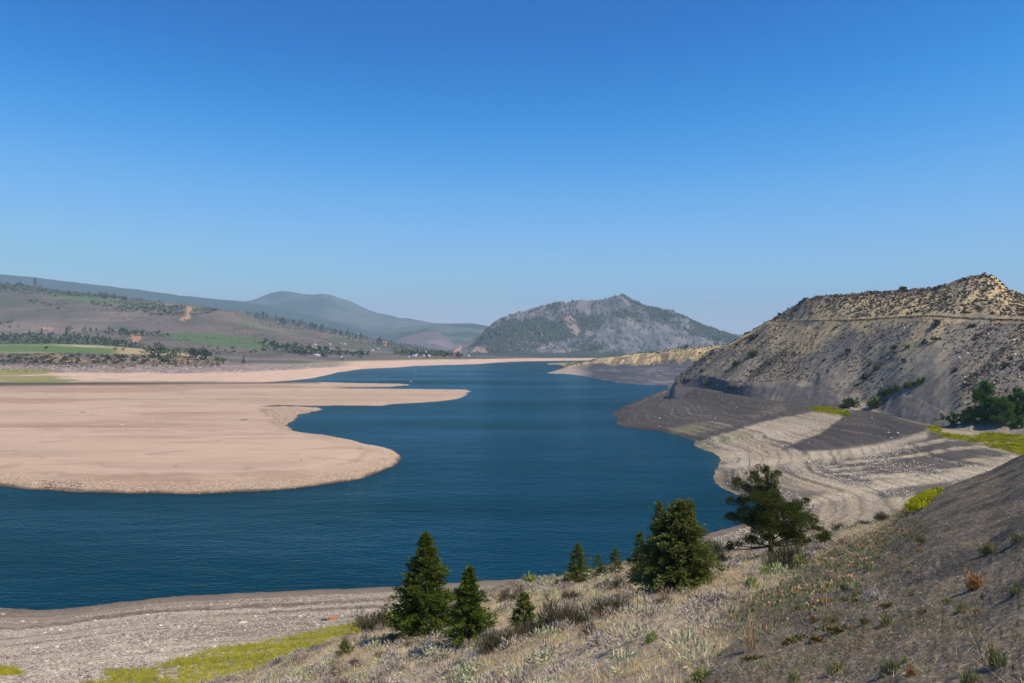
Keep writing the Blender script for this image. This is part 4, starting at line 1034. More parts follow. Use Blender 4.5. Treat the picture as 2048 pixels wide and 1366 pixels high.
# named bushes: px, py of the base, width in px, kind, label
named = [
 (1118, 1262, 120, 'g', 'largest dark twiggy bush, right of the small lone spruce'),
 (1218, 1232, 84, 'g', 'dark twiggy bush right of the largest one, above the straw grass'),
 (1000, 1300, 86, 'g', 'dark brown twiggy bush at the right foot of the narrower spruce'),
 (1060, 1272, 60, 'g', 'brown twiggy bush hiding the foot of the small lone spruce'),
 (1016, 1205, 50, 'g', 'round grey-brown bush right of the top of the narrower spruce'),
 (1143, 1200, 40, 'g', 'upright dark bush rising behind the largest twiggy bush'),
 (1232, 1180, 46, 'g', 'grey-brown bush below the three small spruces'),
 (1292, 1160, 56, 'g', 'grey bush at the left foot of the juniper'),
 (1292, 1240, 50, 's', 'grey sagebrush ball with a dark base beside the straw grass'),
 (1575, 1138, 100, 'g', 'wide dark green-brown bush at the foot of the gnarled pine'),
 (1548, 1150, 46, 'r', 'round pale green rabbitbrush below the gnarled pine'),
 (1505, 1176, 40, 'r', 'grey-green rabbitbrush with a dark base left of the slope plants'),
 (1600, 1135, 40, 'r', 'yellow-green rabbitbrush right of the round pale one'),
 (1462, 1140, 52, 's', 'grey sagebrush between the juniper and the pine'),
 (1425, 1128, 60, 'r', 'green leafy bush at the right foot of the juniper'),
 (1420, 1092, 56, 'g', 'olive twiggy bush against the lake, right of the juniper'),
 (1302, 1284, 34, 'r', 'small bright green bush in straw grass near the bottom centre'),
 (1060, 1165, 36, 'r', 'bright green bush on the slope edge against the beach'),
 (1405, 1362, 40, 'r', 'green bush cut by the bottom edge of the photo'),
 (1272, 1070, 30, 'g', 'olive brush mixed into the left side of the juniper'),
 (300 + 255, 1326, 44, 's', 'dark grey sagebrush standing out against the yellow-green grass'),
 (455, 1366, 40, 's', 'dark grey sagebrush at the bottom edge beside yellow-green grass'),
 (740, 1258, 70, 'g', 'grey twiggy bush on the bank left of the tallest spruce'),
]
for (px, py, wpx, kd, lab) in named:
    p = at(px, py); s_ = p[1] / F
    lst, base, nm, cat = {'g': (GREASE, 1.75, 'greasewood_bush', 'bush'), 's': (SAGE, 1.05, 'sagebrush', 'bush'), 'r': (RABBIT, 1.0, 'rabbitbrush', 'bush')}[kd]
    me = lst[0] if kd == 's' else lst[rng.integers(len(lst))]
    sc = 1.25 * wpx * s_ / base
    place(nm, me, p, sc, rng.uniform(0, 6.28), lab, cat)

# three dark bushes on the slope edge above the sandy cove
for (px, py, wpx, lab) in [(1682, 1056, 44, 'left one of two brown bushes on the edge above the sandy cove'), (1724, 1050, 40, 'brown bush on the edge above the cove, left of the tall brown one'), (1768, 1038, 46, 'right one of the brown bushes on the edge above the sandy cove')]:
    p = at(px, py + 4); s_ = p[1] / F
    place('greasewood_bush', GREASE[2], p, wpx * s_ / 1.75, rng.uniform(0, 6), lab, 'bush')

# sagebrush spread over the sage bench
sagew = (1 - sstep(0.25, 0.6, GREY)) * sstep(26, 40, np.arange(FORE.D.shape[0]))[:, None]
vis = (FORE.PX > 330) & (FORE.PX < 2090) & (FORE.PY < 1420)
nI = np.arange(FORE.D.shape[0])[:, None] * np.ones_like(FORE.D)
edgeboost = 1 + 2.5 * np.exp(-((nI - 322) / 14.0) ** 2)
W_ = sagew * vis * (nI < 330) * sstep(-0.35, 0.35, fbm(FORE.X / 5, FORE.D / 5, 3, 401) + 0.45 * sstep(1150, 700, FORE.PX) - 0.28 * sstep(900, 1300, FORE.PX)) * edgeboost
pts, ii, jj = FORE.sample(300, W_)
for k, pt in enumerate(pts):
    v_ = rng.random(); me = SAGE[(int(rng.integers(5)) * 3) + (0 if v_ < .5 else 1 if v_ < .72 else 2)]
    place('sagebrush', me, pt, rng.uniform(1.0, 2.0), rng.uniform(0, 6.28), 'low grey sagebrush on the grassy bench in the foreground', 'bush', 'sagebrush on the foreground bench', sz=rng.uniform(1.0, 1.7))

def scatter_tufts(name, pts, nb, hgt, spread, width, mat, label, seed, lean=0.35, cat=None, parent=None, dia=False):
    g = np.random.default_rng(seed)
    n = len(pts)
    P = np.repeat(pts, nb, 0); m = len(P)
    hs_ = np.repeat(g.uniform(0.6, 1.3, n), nb) * hgt * g.uniform(0.6, 1.1, m)
    P = P + np.stack([g.normal(0, spread, m), g.normal(0, spread, m), np.full(m, -0.03)], 1)
    Dn = unit(np.stack([g.normal(0.0, lean, m), g.normal(0, lean, m), np.ones(m)], 1))
    v, f = blades(P, Dn, hs_, width * g.uniform(0.6, 1.4, m), g, dia)
    o = mesh_obj(name, v, f, [mat])
    return tag(o, label, cat, None, 'stuff')

M_STRAW = plain_mat("straw_grass", tuple(srgb(244, 222, 178)), 0.8, 0.3, 0.8, 0.4, mottled=tuple(srgb(222, 196, 150)))
M_STRAW2 = plain_mat("pale_green_grass", tuple(srgb(186, 186, 128)), 0.8, 0.3, 0.8, 0.4, mottled=tuple(srgb(148, 160, 92)))
Wg = (1 - GREY) * vis * sstep(-0.55, 0.2, fbm(FORE.X / 3, FORE.D / 3, 3, 411)) * (nI < 330) * sstep(500, 900, FORE.PX + 260 * (nI > 150))
pts, _, _ = FORE.sample(15000, Wg)
scatter_tufts('dry_grass', pts, 14, 0.34, 0.12, 0.020, M_STRAW, 'dry straw-coloured grass tufts over the foreground bench', 421, 0.4, 'grass')
pts, _, _ = FORE.sample(2200, (1 - GREY) * vis * sstep(0.0, 0.4, fbm(FORE.X / 4, FORE.D / 4, 3, 413)) * (nI < 330))
scatter_tufts('green_grass', pts, 16, 0.24, 0.12, 0.018, M_STRAW2, 'pale green grass growing between the straw and the sagebrush', 422, 0.45, 'grass')
# low litter of small twigs in the sage
for nm_k, (mt_, sd2_) in enumerate(((MS1[1], 424), (MS3[1], 425), (MS2[1], 426))):
    pts, _, _ = FORE.sample((900, 450, 450)[nm_k], (1 - GREY) * vis * (nI < 342) * (0.25 + edgeboost * 0.5) * sstep(-0.5, 0.2, fbm(FORE.X / 4, FORE.D / 4, 3, 427 + nm_k)))
    g_ = np.random.default_rng(sd2_); nq_ = 90
    s_b = np.repeat(g_.uniform(0.45, 1.15, len(pts)), nq_)
    u_ = unit(g_.normal(size=(len(pts) * nq_, 3))); u_[:, 2] = np.abs(u_[:, 2])
    P_ = np.repeat(pts, nq_, 0) + u_ * s_b[:, None] * np.array([0.5, 0.5, 0.5]) * g_.uniform(0.5, 1.05, (len(u_), 1))
    D_ = unit(u_ + np.array([0, 0, 0.5]) + g_.normal(0, 0.4, u_.shape))
    v_, f_ = blades(P_, D_, s_b * 0.22, s_b * 0.05, g_)
    tag(mesh_obj('sagebrush_cover', v_, f_, [mt_]), ('pale grey sagebrush cover over the bench', 'brownish sagebrush cover over the bench', 'grey-green sagebrush cover over the bench')[nm_k], 'sagebrush', None, 'stuff')
M_LITTER = plain_mat("low_grey_growth", tuple(srgb(208, 196, 176)), 0.9, 0.3, 1.0, 0.2, mottled=tuple(srgb(172, 158, 142)))
pts, _, _ = FORE.sample(22000, (1 - GREY) * vis * (nI < 345) * (0.35 + edgeboost * 0.5))
scatter_tufts('low_brush', pts, 10, 0.24, 0.22, 0.03, M_LITTER, 'low grey twiggy growth covering the bench between the bushes', 423, 0.8, 'undergrowth', dia=True)

# ------------------------------------------------------------------ GREY SLOPE PLANTS
M_MILK = plain_mat("broad_green_leaves", tuple(srgb(104, 122, 78)), 0.8, 0.35, 3.0, 0.2, mottled=tuple(srgb(140, 140, 92)))
M_PINK = plain_mat("pale_pink_seed_heads", tuple(srgb(222, 184, 140)), 0.8, 0.3, 4.0, 0.2, mottled=tuple(srgb(206, 152, 116)))
MILK = [(1842, 990), (1810, 1010), (1740, 1062), (1660, 1100), (1560, 1160), (1480, 1210), (1400, 1262), (1430, 1300), (1520, 1290), (1600, 1250), (1700, 1190), (1740, 1140), (1800, 1080), (1850, 1020), (1858, 1000)]
mk = sstep(-10, 14, sdist(MILK, FORE.PX, FORE.PY) + 26 * fbm(FORE.X / 2.2, FORE.D / 2.2, 3, 431)) * vis
pts, _, _ = FORE.sample(4200, mk)
scatter_tufts('leafy_plants', pts, 9, 0.24, 0.11, 0.05, M_MILK, 'strip of green broad-leaved plants along the grey slope', 432, 0.55, 'ground cover', dia=True)
pts2 = pts[:2600] + np.stack([rng.normal(0, .08, 2600), rng.normal(0, .08, 2600), rng.uniform(.12, .32, 2600)], 1)
scatter_tufts('seed_heads', pts2, 6, 0.11, 0.06, 0.05, M_PINK, 'pinkish seed heads on the leafy plants of the slope', 433, 0.9, 'seed heads', dia=True)
M_WEED = plain_mat("slope_weeds", tuple(srgb(128, 130, 96)), 0.9, 0.35, 0.6, 0.2, mottled=tuple(srgb(150, 122, 92)))
pts, _, _ = FORE.sample(13000, GREY * vis * (0.25 + sstep(-0.1, 0.5, fbm(FORE.X / 2.5, FORE.D / 2.5, 3, 441))) * (nI < 328) / (0.8 + FORE.D / 70))
scatter_tufts('slope_weeds', pts, 8, 0.11, 0.08, 0.014, M_WEED, 'sparse low weeds dotting the grey shale slope', 442, 0.9, 'weeds')
pts, _, _ = FORE.sample(4000, GREY * vis * (nI < 300) / (0.4 + FORE.D / 30))
scatter_tufts('dry_stalks', pts, 3, 0.22, 0.06, 0.008, M_STRAW, 'thin dry stalks lying on the grey slope', 443, 1.6, 'stalks')

MWT = twig_mats('slope_tuft_green', (0.12, 0.10, 0.06), tuple(srgb(128, 138, 84)), tuple(srgb(166, 152, 106)))
MWO = twig_mats('slope_tuft_orange', (0.25, 0.15, 0.08), tuple(srgb(206, 158, 100)), tuple(srgb(180, 128, 80)))
MST = twig_mats('slope_straw', tuple(srgb(206, 176, 128)), tuple(srgb(216, 188, 140)), tuple(srgb(196, 166, 118)))
MWW = twig_mats('slope_tuft_dead', (0.4, 0.36, 0.32), tuple(srgb(206, 194, 180)), tuple(srgb(180, 166, 150)))
MWV = twig_mats('slope_creeper', (0.08, 0.10, 0.04), tuple(srgb(74, 108, 46)), tuple(srgb(150, 92, 60)))
TG = [bush_mesh('green_tuft', 240, 0.3, 0.42, 0.2, 0.018, 500 + k, MWT, stems=30, upright=0.7, lumpy=4, fill=0.3) for k in range(3)]
TO = bush_mesh('orange_tuft', 420, 0.3, 0.5, 0.26, 0.014, 510, MWO, stems=60, upright=0.65, lumpy=4, fill=0.2)
TW = bush_mesh('dead_bush', 200, 0.35, 0.35, 0.24, 0.014, 511, MWW, stems=60, upright=0.4, lumpy=4, fill=0.2)
TV = [bush_mesh('creeping_plant', 260, 0.4, 0.16, 0.08, 0.05, 520 + k, MWV, stems=0, upright=0.3, lumpy=7, fill=0.4) for k in range(2)]
TS = bush_mesh('dry_stalk_clump', 60, 0.14, 0.9, 0.3, 0.012, 530, MST, stems=14, upright=0.85, lumpy=5, fill=0.3, sw=0.008)
slope_named = [
 (TO, 'orange_tuft', 1946, 1180, 40, .6, 'round orange-brown tuft on the grey slope at the right', 'dry tuft'),
 (TW, 'dead_bush', 1752, 1200, 40, .7, 'small bleached white dead bush on the grey slope', 'dead bush'),
 (TG[0], 'green_tuft', 1990, 1330, 56, .6, 'largest green and straw tuft near the bottom right corner', 'grass tuft'),
 (TG[1], 'green_tuft', 1975, 1108, 34, .6, 'green tuft high on the grey slope right of the middle', 'grass tuft'),
 (TG[2], 'green_tuft', 1848, 1084, 22, .6, 'small green tuft with a dark shadow near the slope top', 'grass tuft'),
 (TG[0], 'green_tuft', 1922, 1222, 26, .6, 'low green tuft below the orange-brown one', 'grass tuft'),
 (TG[1], 'green_tuft', 1772, 1250, 32, .6, 'grey-green tuft in the middle of the slope below the dead bush', 'grass tuft'),
 (TG[2], 'green_tuft', 2030, 1190, 34, .6, 'green tuft at the right edge beside the orange-brown one', 'grass tuft'),
 (TG[0], 'green_tuft', 1672, 1345, 34, .6, 'straggly green tuft near the bottom, right of the creeping plants', 'grass tuft'),
 (TG[1], 'green_tuft', 2035, 1085, 26, .6, 'green tuft touching the right edge high on the slope', 'grass tuft'),
 (TG[2], 'green_tuft', 1930, 1366, 50, .6, 'green tuft cut by the bottom edge at the right', 'grass tuft'),
 (TG[1], 'green_tuft', 1770, 1352, 30, .6, 'sparse green tuft at the bottom between two larger ones', 'grass tuft'),
 (TV[0], 'creeping_plant', 1680, 1262, 60, .8, 'dark green creeping plant, upper end of the low row', 'creeping plant'),
 (TV[1], 'creeping_plant', 1636, 1282, 50, .8, 'dark green creeping plant in the middle of the low row', 'creeping plant'),
 (TV[0], 'creeping_plant', 1588, 1284, 60, .8, 'dark green creeping mat at the lower end of the row', 'creeping plant'),
 (TV[1], 'creeping_plant', 1708, 1205, 30, .8, 'small dark creeping plant left of the dead bush', 'creeping plant'),
 (TV[0], 'creeping_plant', 1775, 1212, 34, .8, 'small dark creeping plant right of the dead bush', 'creeping plant'),
 (TV[1], 'creeping_plant', 1735, 1246, 30, .8, 'creeping plant with red leaves above the grey-green tuft', 'creeping plant'),
 (TV[0], 'creeping_plant', 1505, 1318, 40, .8, 'red-tinged creeping plant left of the tall dry stalks', 'creeping plant'),
 (TS, 'dry_stalk_clump', 1503, 1300, 26, .24, 'tall straw-coloured stalks near the bottom centre right', 'dry stalks'),
 (TS, 'dry_stalk_clump', 1649, 1252, 18, .24, 'single upright straw plume among the leafy plants', 'dry stalks'),
 (TO, 'orange_tuft', 1990 - 170, 1330 + 20, 22, .6, 'small orange tuft near the bottom between green tufts', 'dry tuft'),
]
for (me, nm, px, py, wpx, base, lab, cat) in slope_named:
    p = at(px, py); s_ = p[1] / F
    sc = 1.3 * wpx * s_ / base
    place(nm, me, p, sc, rng.uniform(0, 6.28), lab, cat)
pts, _, _ = FORE.sample(130, GREY * vis * (nI < 300) / (0.3 + FORE.D / 15))
for k, pt in enumerate(pts):
    me = TG[k % 3] if k % 5 else TW if k % 2 else TO
    place('green_tuft' if k % 5 else 'dry_tuft', me, pt, rng.uniform(0.25, 0.6), rng.uniform(0, 6), 'small scattered tuft on the bare grey slope', 'tuft', 'small tufts on the grey slope')
# ------------------------------------------------------------------ BEACH: GRASS STRIPS, STONES
def shore_mask(poly, wdt=6, amp=8):
    return sstep(-wdt, wdt, sdist(poly, SHORE.PX, SHORE.PY) + amp * fbm(SHORE.X / 7, SHORE.D / 7, 3, 601))
M_YG = plain_mat("yellow_green_meadow", tuple(srgb(222, 206, 56)), 0.8, 0.25, 0.6, 0.5, mottled=tuple(srgb(186, 186, 56)))
M_YG2 = plain_mat("mustard_green_meadow", tuple(srgb(190, 180, 24)), 0.8, 0.3, 0.15, 0.4, mottled=tuple(srgb(128, 138, 26)))
strip = [(150, 1380), (330, 1325), (440, 1293), (560, 1276), (640, 1263), (700, 1248), (790, 1232), (840, 1228), (850, 1300), (700, 1330), (500, 1500), (-100, 1560), (60, 1420)]
m_ = shore_mask(strip, 5, 6)
m_ = m_ * sstep(-0.75, -0.35, fbm(SHORE.X / 2.5, SHORE.D / 2.5, 3, 617))
pts, _, _ = SHORE.sample(22000, m_)
scatter_tufts('meadow_grass', pts, 6, 0.42, 0.12, 0.05, M_YG, 'strip of yellow-green grass between the near beach and the bench', 611, 0.35, 'grass')
m_ = shore_mask([(-60, 1334), (30, 1336), (52, 1350), (30, 1366), (-60, 1372)], 4, 8) * 0.6
pts, _, _ = SHORE.sample(1200, m_)
scatter_tufts('meadow_grass', pts, 6, 0.35, 0.15, 0.05, M_YG, 'small patch of yellow-green grass in the bottom left corner', 612, 0.4, 'grass')
right = [(1928, 872), (1990, 869), (2060, 876), (2300, 900), (2300, 960), (2046, 912), (1990, 895), (1925, 882)]
m_ = np.maximum(shore_mask(right, 2.5, 3.0), np.maximum(shore_mask([(1855, 856), (1872, 852), (1880, 862), (1868, 868)], 1.5, 2), shore_mask([(1872, 866), (1900, 868), (1925, 872), (1930, 880), (1885, 876)], 1.5, 3) * 0.7))
m_ = m_ * sstep(-0.45, -0.05, fbm(SHORE.X / 6, SHORE.D / 6, 3, 616))
pts, _, _ = SHORE.sample(9000, m_)
scatter_tufts('meadow_grass', pts, 6, 0.9, 0.5, 0.20, M_YG2, 'mustard-green meadow below the cottonwoods at the right', 613, 0.7, 'grass', dia=True)
m_ = shore_mask([(1828, 1016), (1850, 992), (1900, 976), (1930, 985), (1880, 1010), (1840, 1030)], 2, 3)
pts, _, _ = SHORE.sample(7000, m_)
scatter_tufts('meadow_grass', pts, 6, 0.75, 0.3, 0.13, M_YG2, 'mustard-green grass behind the top of the grey slope', 614, 0.5, 'grass', dia=True)
fm_ = sstep(-3, 3, sdist([(1826, 1022), (1830, 998), (1850, 986), (1875, 976), (1902, 966), (1900, 980), (1868, 994), (1845, 1014)], FORE.PX, FORE.PY) + 4 * fbm(FORE.X / 3, FORE.D / 3, 3, 618)) * (nI < 330)
pts, _, _ = FORE.sample(2600, fm_)
scatter_tufts('meadow_grass', pts, 7, 0.38, 0.25, 0.10, M_YG2, 'bright mustard-green clump on the upper crest of the grey slope', 619, 0.5, 'grass', dia=True)
m_ = np.maximum(shore_mask([(1616, 818), (1650, 812), (1690, 822), (1670, 832), (1630, 824)], 1.5, 3) * 0.5, shore_mask([(1680, 826), (1692, 822), (1696, 832), (1684, 834)], 1.2, 1))
pts, _, _ = SHORE.sample(900, m_)
scatter_tufts('meadow_grass', pts, 6, 0.8, 0.6, 0.28, M_YG2, 'small yellow-green plants on the gravel under the hill', 615, 0.5, 'grass', dia=True)

M_STONE = plain_mat("pale_beach_stone", tuple(srgb(214, 202, 184)), 0.9, 0.2, 3.0, obj_var=0.3, mottled=tuple(srgb(168, 150, 132)))
M_STONE2 = plain_mat("red_sandstone", tuple(srgb(176, 112, 84)), 0.9, 0.25, 2.0)
M_STONE3 = plain_mat("lakebed_stone", tuple(srgb(206, 176, 150)), 0.9, 0.25, 1.0, obj_var=0.25)
def rock_mesh(name, seed, mat):
    g = np.random.default_rng(seed)
    import bmesh
    bm = bmesh.new(); bmesh.ops.create_icosphere(bm, subdivisions=2, radius=0.5)
    off = g.normal(0, 3, 3)
    for v in bm.verts:
        k = 1 + 0.35 * (fbm(np.array([v.co.x * 2 + off[0]]), np.array([v.co.y * 2 + v.co.z * 1.7 + off[1]]), 2, seed)[0])
        v.co = Vector((v.co.x * k, v.co.y * k * 0.8, max(v.co.z * k * 0.6, -0.15)))
    me = bpy.data.meshes.new(name); bm.to_mesh(me); bm.free(); me.materials.append(mat)
    return me
ROCKS = [rock_mesh('rock', 620 + k, M_STONE) for k in range(5)]
FROCK = [rock_mesh('rock', 630 + k, M_STONE3) for k in range(3)]
nearb = (SHORE.PX < 900) & (SHORE.PX > -30) & (SHORE.PY < 1390)
wN = nearb * (SHORE.Z > 0.6) * sstep(-0.3, 0.5, fbm(SHORE.X / 110, SHORE.Z * 3.2, 3, 641) + 0.12 * (SHORE.Z - 3)) * (1 - shore_mask(strip, 5, 4))
pts, _, _ = SHORE.sample(210, wN)
for k, pt in enumerate(pts):
    place('rock', ROCKS[k % 5], pt, float(np.clip(rng.lognormal(-0.75, 0.35), 0.28, 1.1)), rng.uniform(0, 6), 'pale stone on the near gravel beach', 'rock', 'stones on the near beach')
p = SHORE.hit(662, 1240)
place('sandstone_block', rock_mesh('sandstone_block', 650, M_STONE2), p + Vector((0.2, 0, 0.15)), 1.9, 0.4, 'flat reddish stone block lying on the near beach left of the tallest spruce', 'rock', sz=1.0)
p = SHORE.hit(652, 1241)
place('dark_rock', rock_mesh('dark_rock', 651, plain_mat("dark_stone", (0.05, 0.045, 0.04), 0.9)), p + Vector((-.2, -.2, 0.1)), 1.2, 0.2, 'dark stone touching the reddish block on the near beach', 'rock', sz=0.8)

def pebbles(name, pts, size, mat, label, seed, flat=0.55):
    g = np.random.default_rng(seed); n = len(pts)
    base = np.array([[1, 0, 0], [0.3, 0.95, 0], [-0.8, 0.5, 0], [-0.7, -0.6, 0], [0.4, -0.9, 0], [0.1, 0.05, 1.0]], float)
    fc_ = np.array([[0, 1, 5], [1, 2, 5], [2, 3, 5], [3, 4, 5], [4, 0, 5]])
    a = g.uniform(0, 6.28, n); s_ = size * np.clip(g.lognormal(0, 0.45, n), 0.4, 2.6)
    V = base[None] * g.uniform(0.7, 1.25, (n, 6, 3))
    V = V * (s_[:, None, None] * np.array([0.5, 0.4, flat * 0.7]))
    x = V[..., 0] * np.cos(a)[:, None] - V[..., 1] * np.sin(a)[:, None]
    y = V[..., 0] * np.sin(a)[:, None] + V[..., 1] * np.cos(a)[:, None]
    V = np.stack([x, y, V[..., 2] - 0.02], -1) + pts[:, None, :]
    f = (fc_[None] + (np.arange(n) * 6)[:, None, None]).reshape(-1, 3)
    return tag(mesh_obj(name, V.reshape(-1, 3), f, [mat]), label, 'gravel', None, 'stuff')
pts, _, _ = SHORE.sample(60000, wN)
pebbles('gravel', pts, 0.16, M_STONE, 'pale gravel and cobbles strewn over the near beach', 661)
rb = (SHORE.PX > 1300) & (SHORE.PX < 2080) & (SHORE.PY < 1100) & (SHORE.Z > 0.4) & (SHORE.Z < 13.5)
SX_ = fbm(SHORE.X / 60, SHORE.Z * 1.7 + SHORE.D / 200, 3, 41, 0.6)
m_ = rb * sstep(-0.2, 0.35, SX_ + 0.5 * fbm(SHORE.X / 20, SHORE.D / 20, 3, 662))
for dk in ([(1180, 830), (1345, 760), (1800, 780), (1745, 808), (1660, 815), (1560, 838), (1470, 862), (1395, 884), (1325, 870), (1250, 874), (1200, 860)], [(1560, 896), (1640, 866), (1698, 824), (1760, 812), (2100, 850), (1860, 857), (1790, 882), (1700, 900), (1620, 904)]):
    m_ = m_ * (1 - 0.96 * sstep(-3, 5, sdist(dk, SHORE.PX, SHORE.PY)))
pts, _, _ = SHORE.sample(30000, m_)
pebbles('gravel', pts, 0.30, M_STONE, 'pale gravel patches on the grey beach below the hill', 663)
pts, _, _ = SHORE.sample(260, rb * 1.0)
for k, pt in enumerate(pts[:90]):
    place('rock', ROCKS[k % 5], pt, float(np.clip(rng.lognormal(-0.1, 0.3), 0.5, 1.6)), rng.uniform(0, 6), 'pale stone lying on the beach below the hill', 'rock', 'stones on the beach below the hill')
pts, _, _ = FORE.sample(9000, GREY * vis * (nI < 335) / (0.4 + FORE.D / 30))
pebbles('scree', pts, 0.045, plain_mat('slope_stone', tuple(srgb(158, 144, 126)), 0.9, 0.3, 2.0), 'small pale and dark stones littering the grey slope', 664)
pts, _, _ = FORE.sample(9000, GREY * vis * (nI < 335) / (0.8 + FORE.D / 60))
pebbles('scree', pts, 0.07, plain_mat("shale_chips", tuple(srgb(112, 98, 84)), 0.9, 0.3, 2.0), 'brown shale chips littering the grey slope', 665)
# sandbank edge stones
sdm_ = sdist(fp, FLATS.X, FLATS.D)
m_ = (FLATS.PX > -30) * (FLATS.D < 400) * sstep(0, 1, FLATS.Z) * sstep(13, 2, sdm_ + 4 * fbm(FLATS.X / 9, FLATS.D / 9, 3, 671))
pts, _, _ = FLATS.sample(6500, m_)
pebbles('gravel', pts, 0.33, M_STONE3, 'cobbles along the edge of the sandbank', 672)
m_ = (FLATS.PX > 500) * (FLATS.PX < 830) * sstep(0, .2, FLATS.Z) * (np.maximum(sstep(0, 10, sdist([(530, 815), (560, 806), (650, 812), (650, 826), (600, 840), (620, 870), (560, 862), (545, 850), (530, 838)], FLATS.PX, FLATS.PY)), 0))
pts, _, _ = FLATS.sample(2500, m_)
pebbles('gravel', pts, 0.6, M_STONE3, 'stony patch around the inlet of the sandbank', 673)
pts, _, _ = FLATS.sample(500, (FLATS.PX > -20) * (sdm_ > 10) * (FLATS.D < 900) * sstep(0.0, 0.4, fbm(FLATS.X / 70, FLATS.D / 25, 3, 674)))
pebbles('debris', pts, 0.42, plain_mat('dark_debris', tuple(srgb(104, 84, 70)), 0.9), 'small dark debris scattered thinly over the sandbank', 675)
fl_ = [(234, 834, 2.0, 'pale flat boulder, leftmost of the boulders out on the sandbank'), (258, 836, 1.9, 'pale boulder right of the leftmost one out on the sandbank'), (245, 849, 2.6, 'long low boulder below the other pale ones on the sandbank'),
       (305, 844, 2.0, 'pale low boulder, rightmost of the row out on the sandbank'), (58, 878, 1.2, 'small pale stone alone on the left of the sandbank'), (206, 878, 0.9, 'small dark stone on the middle of the sandbank'),
       (648, 904, 1.2, 'small stone near the rounded end of the sandbank'), (72, 966, 1.6, 'grey stone on the sandbank edge at the far left')]
for px, py, sz_, lab in fl_:
    p = FLATS.hit(px, py)
    place('boulder', FROCK[int(sz_ * 10) % 3], p, sz_, rng.uniform(-0.4, 0.4), lab, 'boulder', sz=sz_ * 0.35)
M_LOG = plain_mat("driftwood", (0.10, 0.075, 0.06), 0.9, 0.3, 4)
def log(px, py, L, ang, sheet, label, rad=0.22):
    p = sheet.hit(px, py); mb = MB()
    c_, s_ = math.cos(ang), math.sin(ang)
    mb.add(*tube([(-L / 2 * c_, -L / 2 * s_, .1), (0, 0, .28), (L / 2 * c_, L / 2 * s_, .2), (L * .62 * c_, L * .62 * s_, .5)], [rad, rad * .8, rad * .5, rad * .15], 6))
    mb.add(*tube([(L * .1 * c_, L * .1 * s_, .25), (L * .2 * c_ - .5, L * .2 * s_ + .9, .9)], [rad * .4, rad * .1], 4))
    o = mb.build('driftwood_log', [M_LOG]); o.location = p; tag(o, label, 'log')
log(488, 840, 4.5, 0.5, FLATS, 'dark driftwood branch near the inlet of the sandbank')
log(166, 825, 3.0, 0.9, FLATS, 'small driftwood stick, left of the boulders on the sandbank')
log(1866, 842, 5.5, -0.05, SHORE, 'long grey log lying at the left foot of the cottonwoods', 0.25)
# stones at the tip of the thin spit
for k, (px, py) in enumerate([(792, 769), (800, 768.5), (808, 769), (815, 769.5), (822, 770)]):
    p = FLATS.hit(px, py); p.z = max(p.z, 0.1)
    place('rock', ROCKS[k], p, 3.2 - 0.3 * abs(k - 1), k, 'dark rock at the tip of the thin sand spit', 'rock', 'rocks at the tip of the spit', sz=2.0)
for k, (px, py) in enumerate([(820, 768)]): pass

# ------------------------------------------------------------------ HILL SHRUBS
MH1 = twig_mats('hill_shrub_dark', (0.06, 0.05, 0.04), tuple(srgb(108, 98, 88)), tuple(srgb(84, 82, 60)), 0.25)
MH2 = twig_mats('hill_shrub_green', (0.06, 0.05, 0.04), tuple(srgb(84, 104, 44)), tuple(srgb(112, 118, 60)), 0.25)
HS = [bush_mesh('hill_shrub', 150, 0.5, 0.55, 0.24, 0.12, 700 + k, MH1, stems=0, upright=0.2, lumpy=5, fill=0.5) for k in range(4)]
HGm = [bush_mesh('hill_bush', 420, 0.5, 0.7, 0.16, 0.09, 710 + k, MH2, stems=0, upright=0.2, lumpy=6, fill=0.5) for k in range(3)]
chain = [(1750, 812, 36, 'largest green bush, lowest of the diagonal row on the hill foot'), (1768, 793, 26, 'green bush just above the largest in the diagonal row'), (1782, 787, 25, 'round green bush, third from the bottom of the diagonal row'),
         (1796, 782, 24, 'green bush in the middle of the diagonal row'), (1812, 776, 20, 'green bush, third from the top of the diagonal row'), (1826, 772, 20, 'green bush, second from the top of the diagonal row'), (1840, 766, 24, 'topmost green bush of the diagonal row on the hill foot')]
for k, (px, py, wpx, lab) in enumerate(chain):
    p = HILL.hit(px, py); s_ = p[1] / F
    place('hill_bush', HGm[k % 3], p, wpx * s_ / 1.05, k * 1.3, lab, 'bush', 'green bushes in the diagonal row')
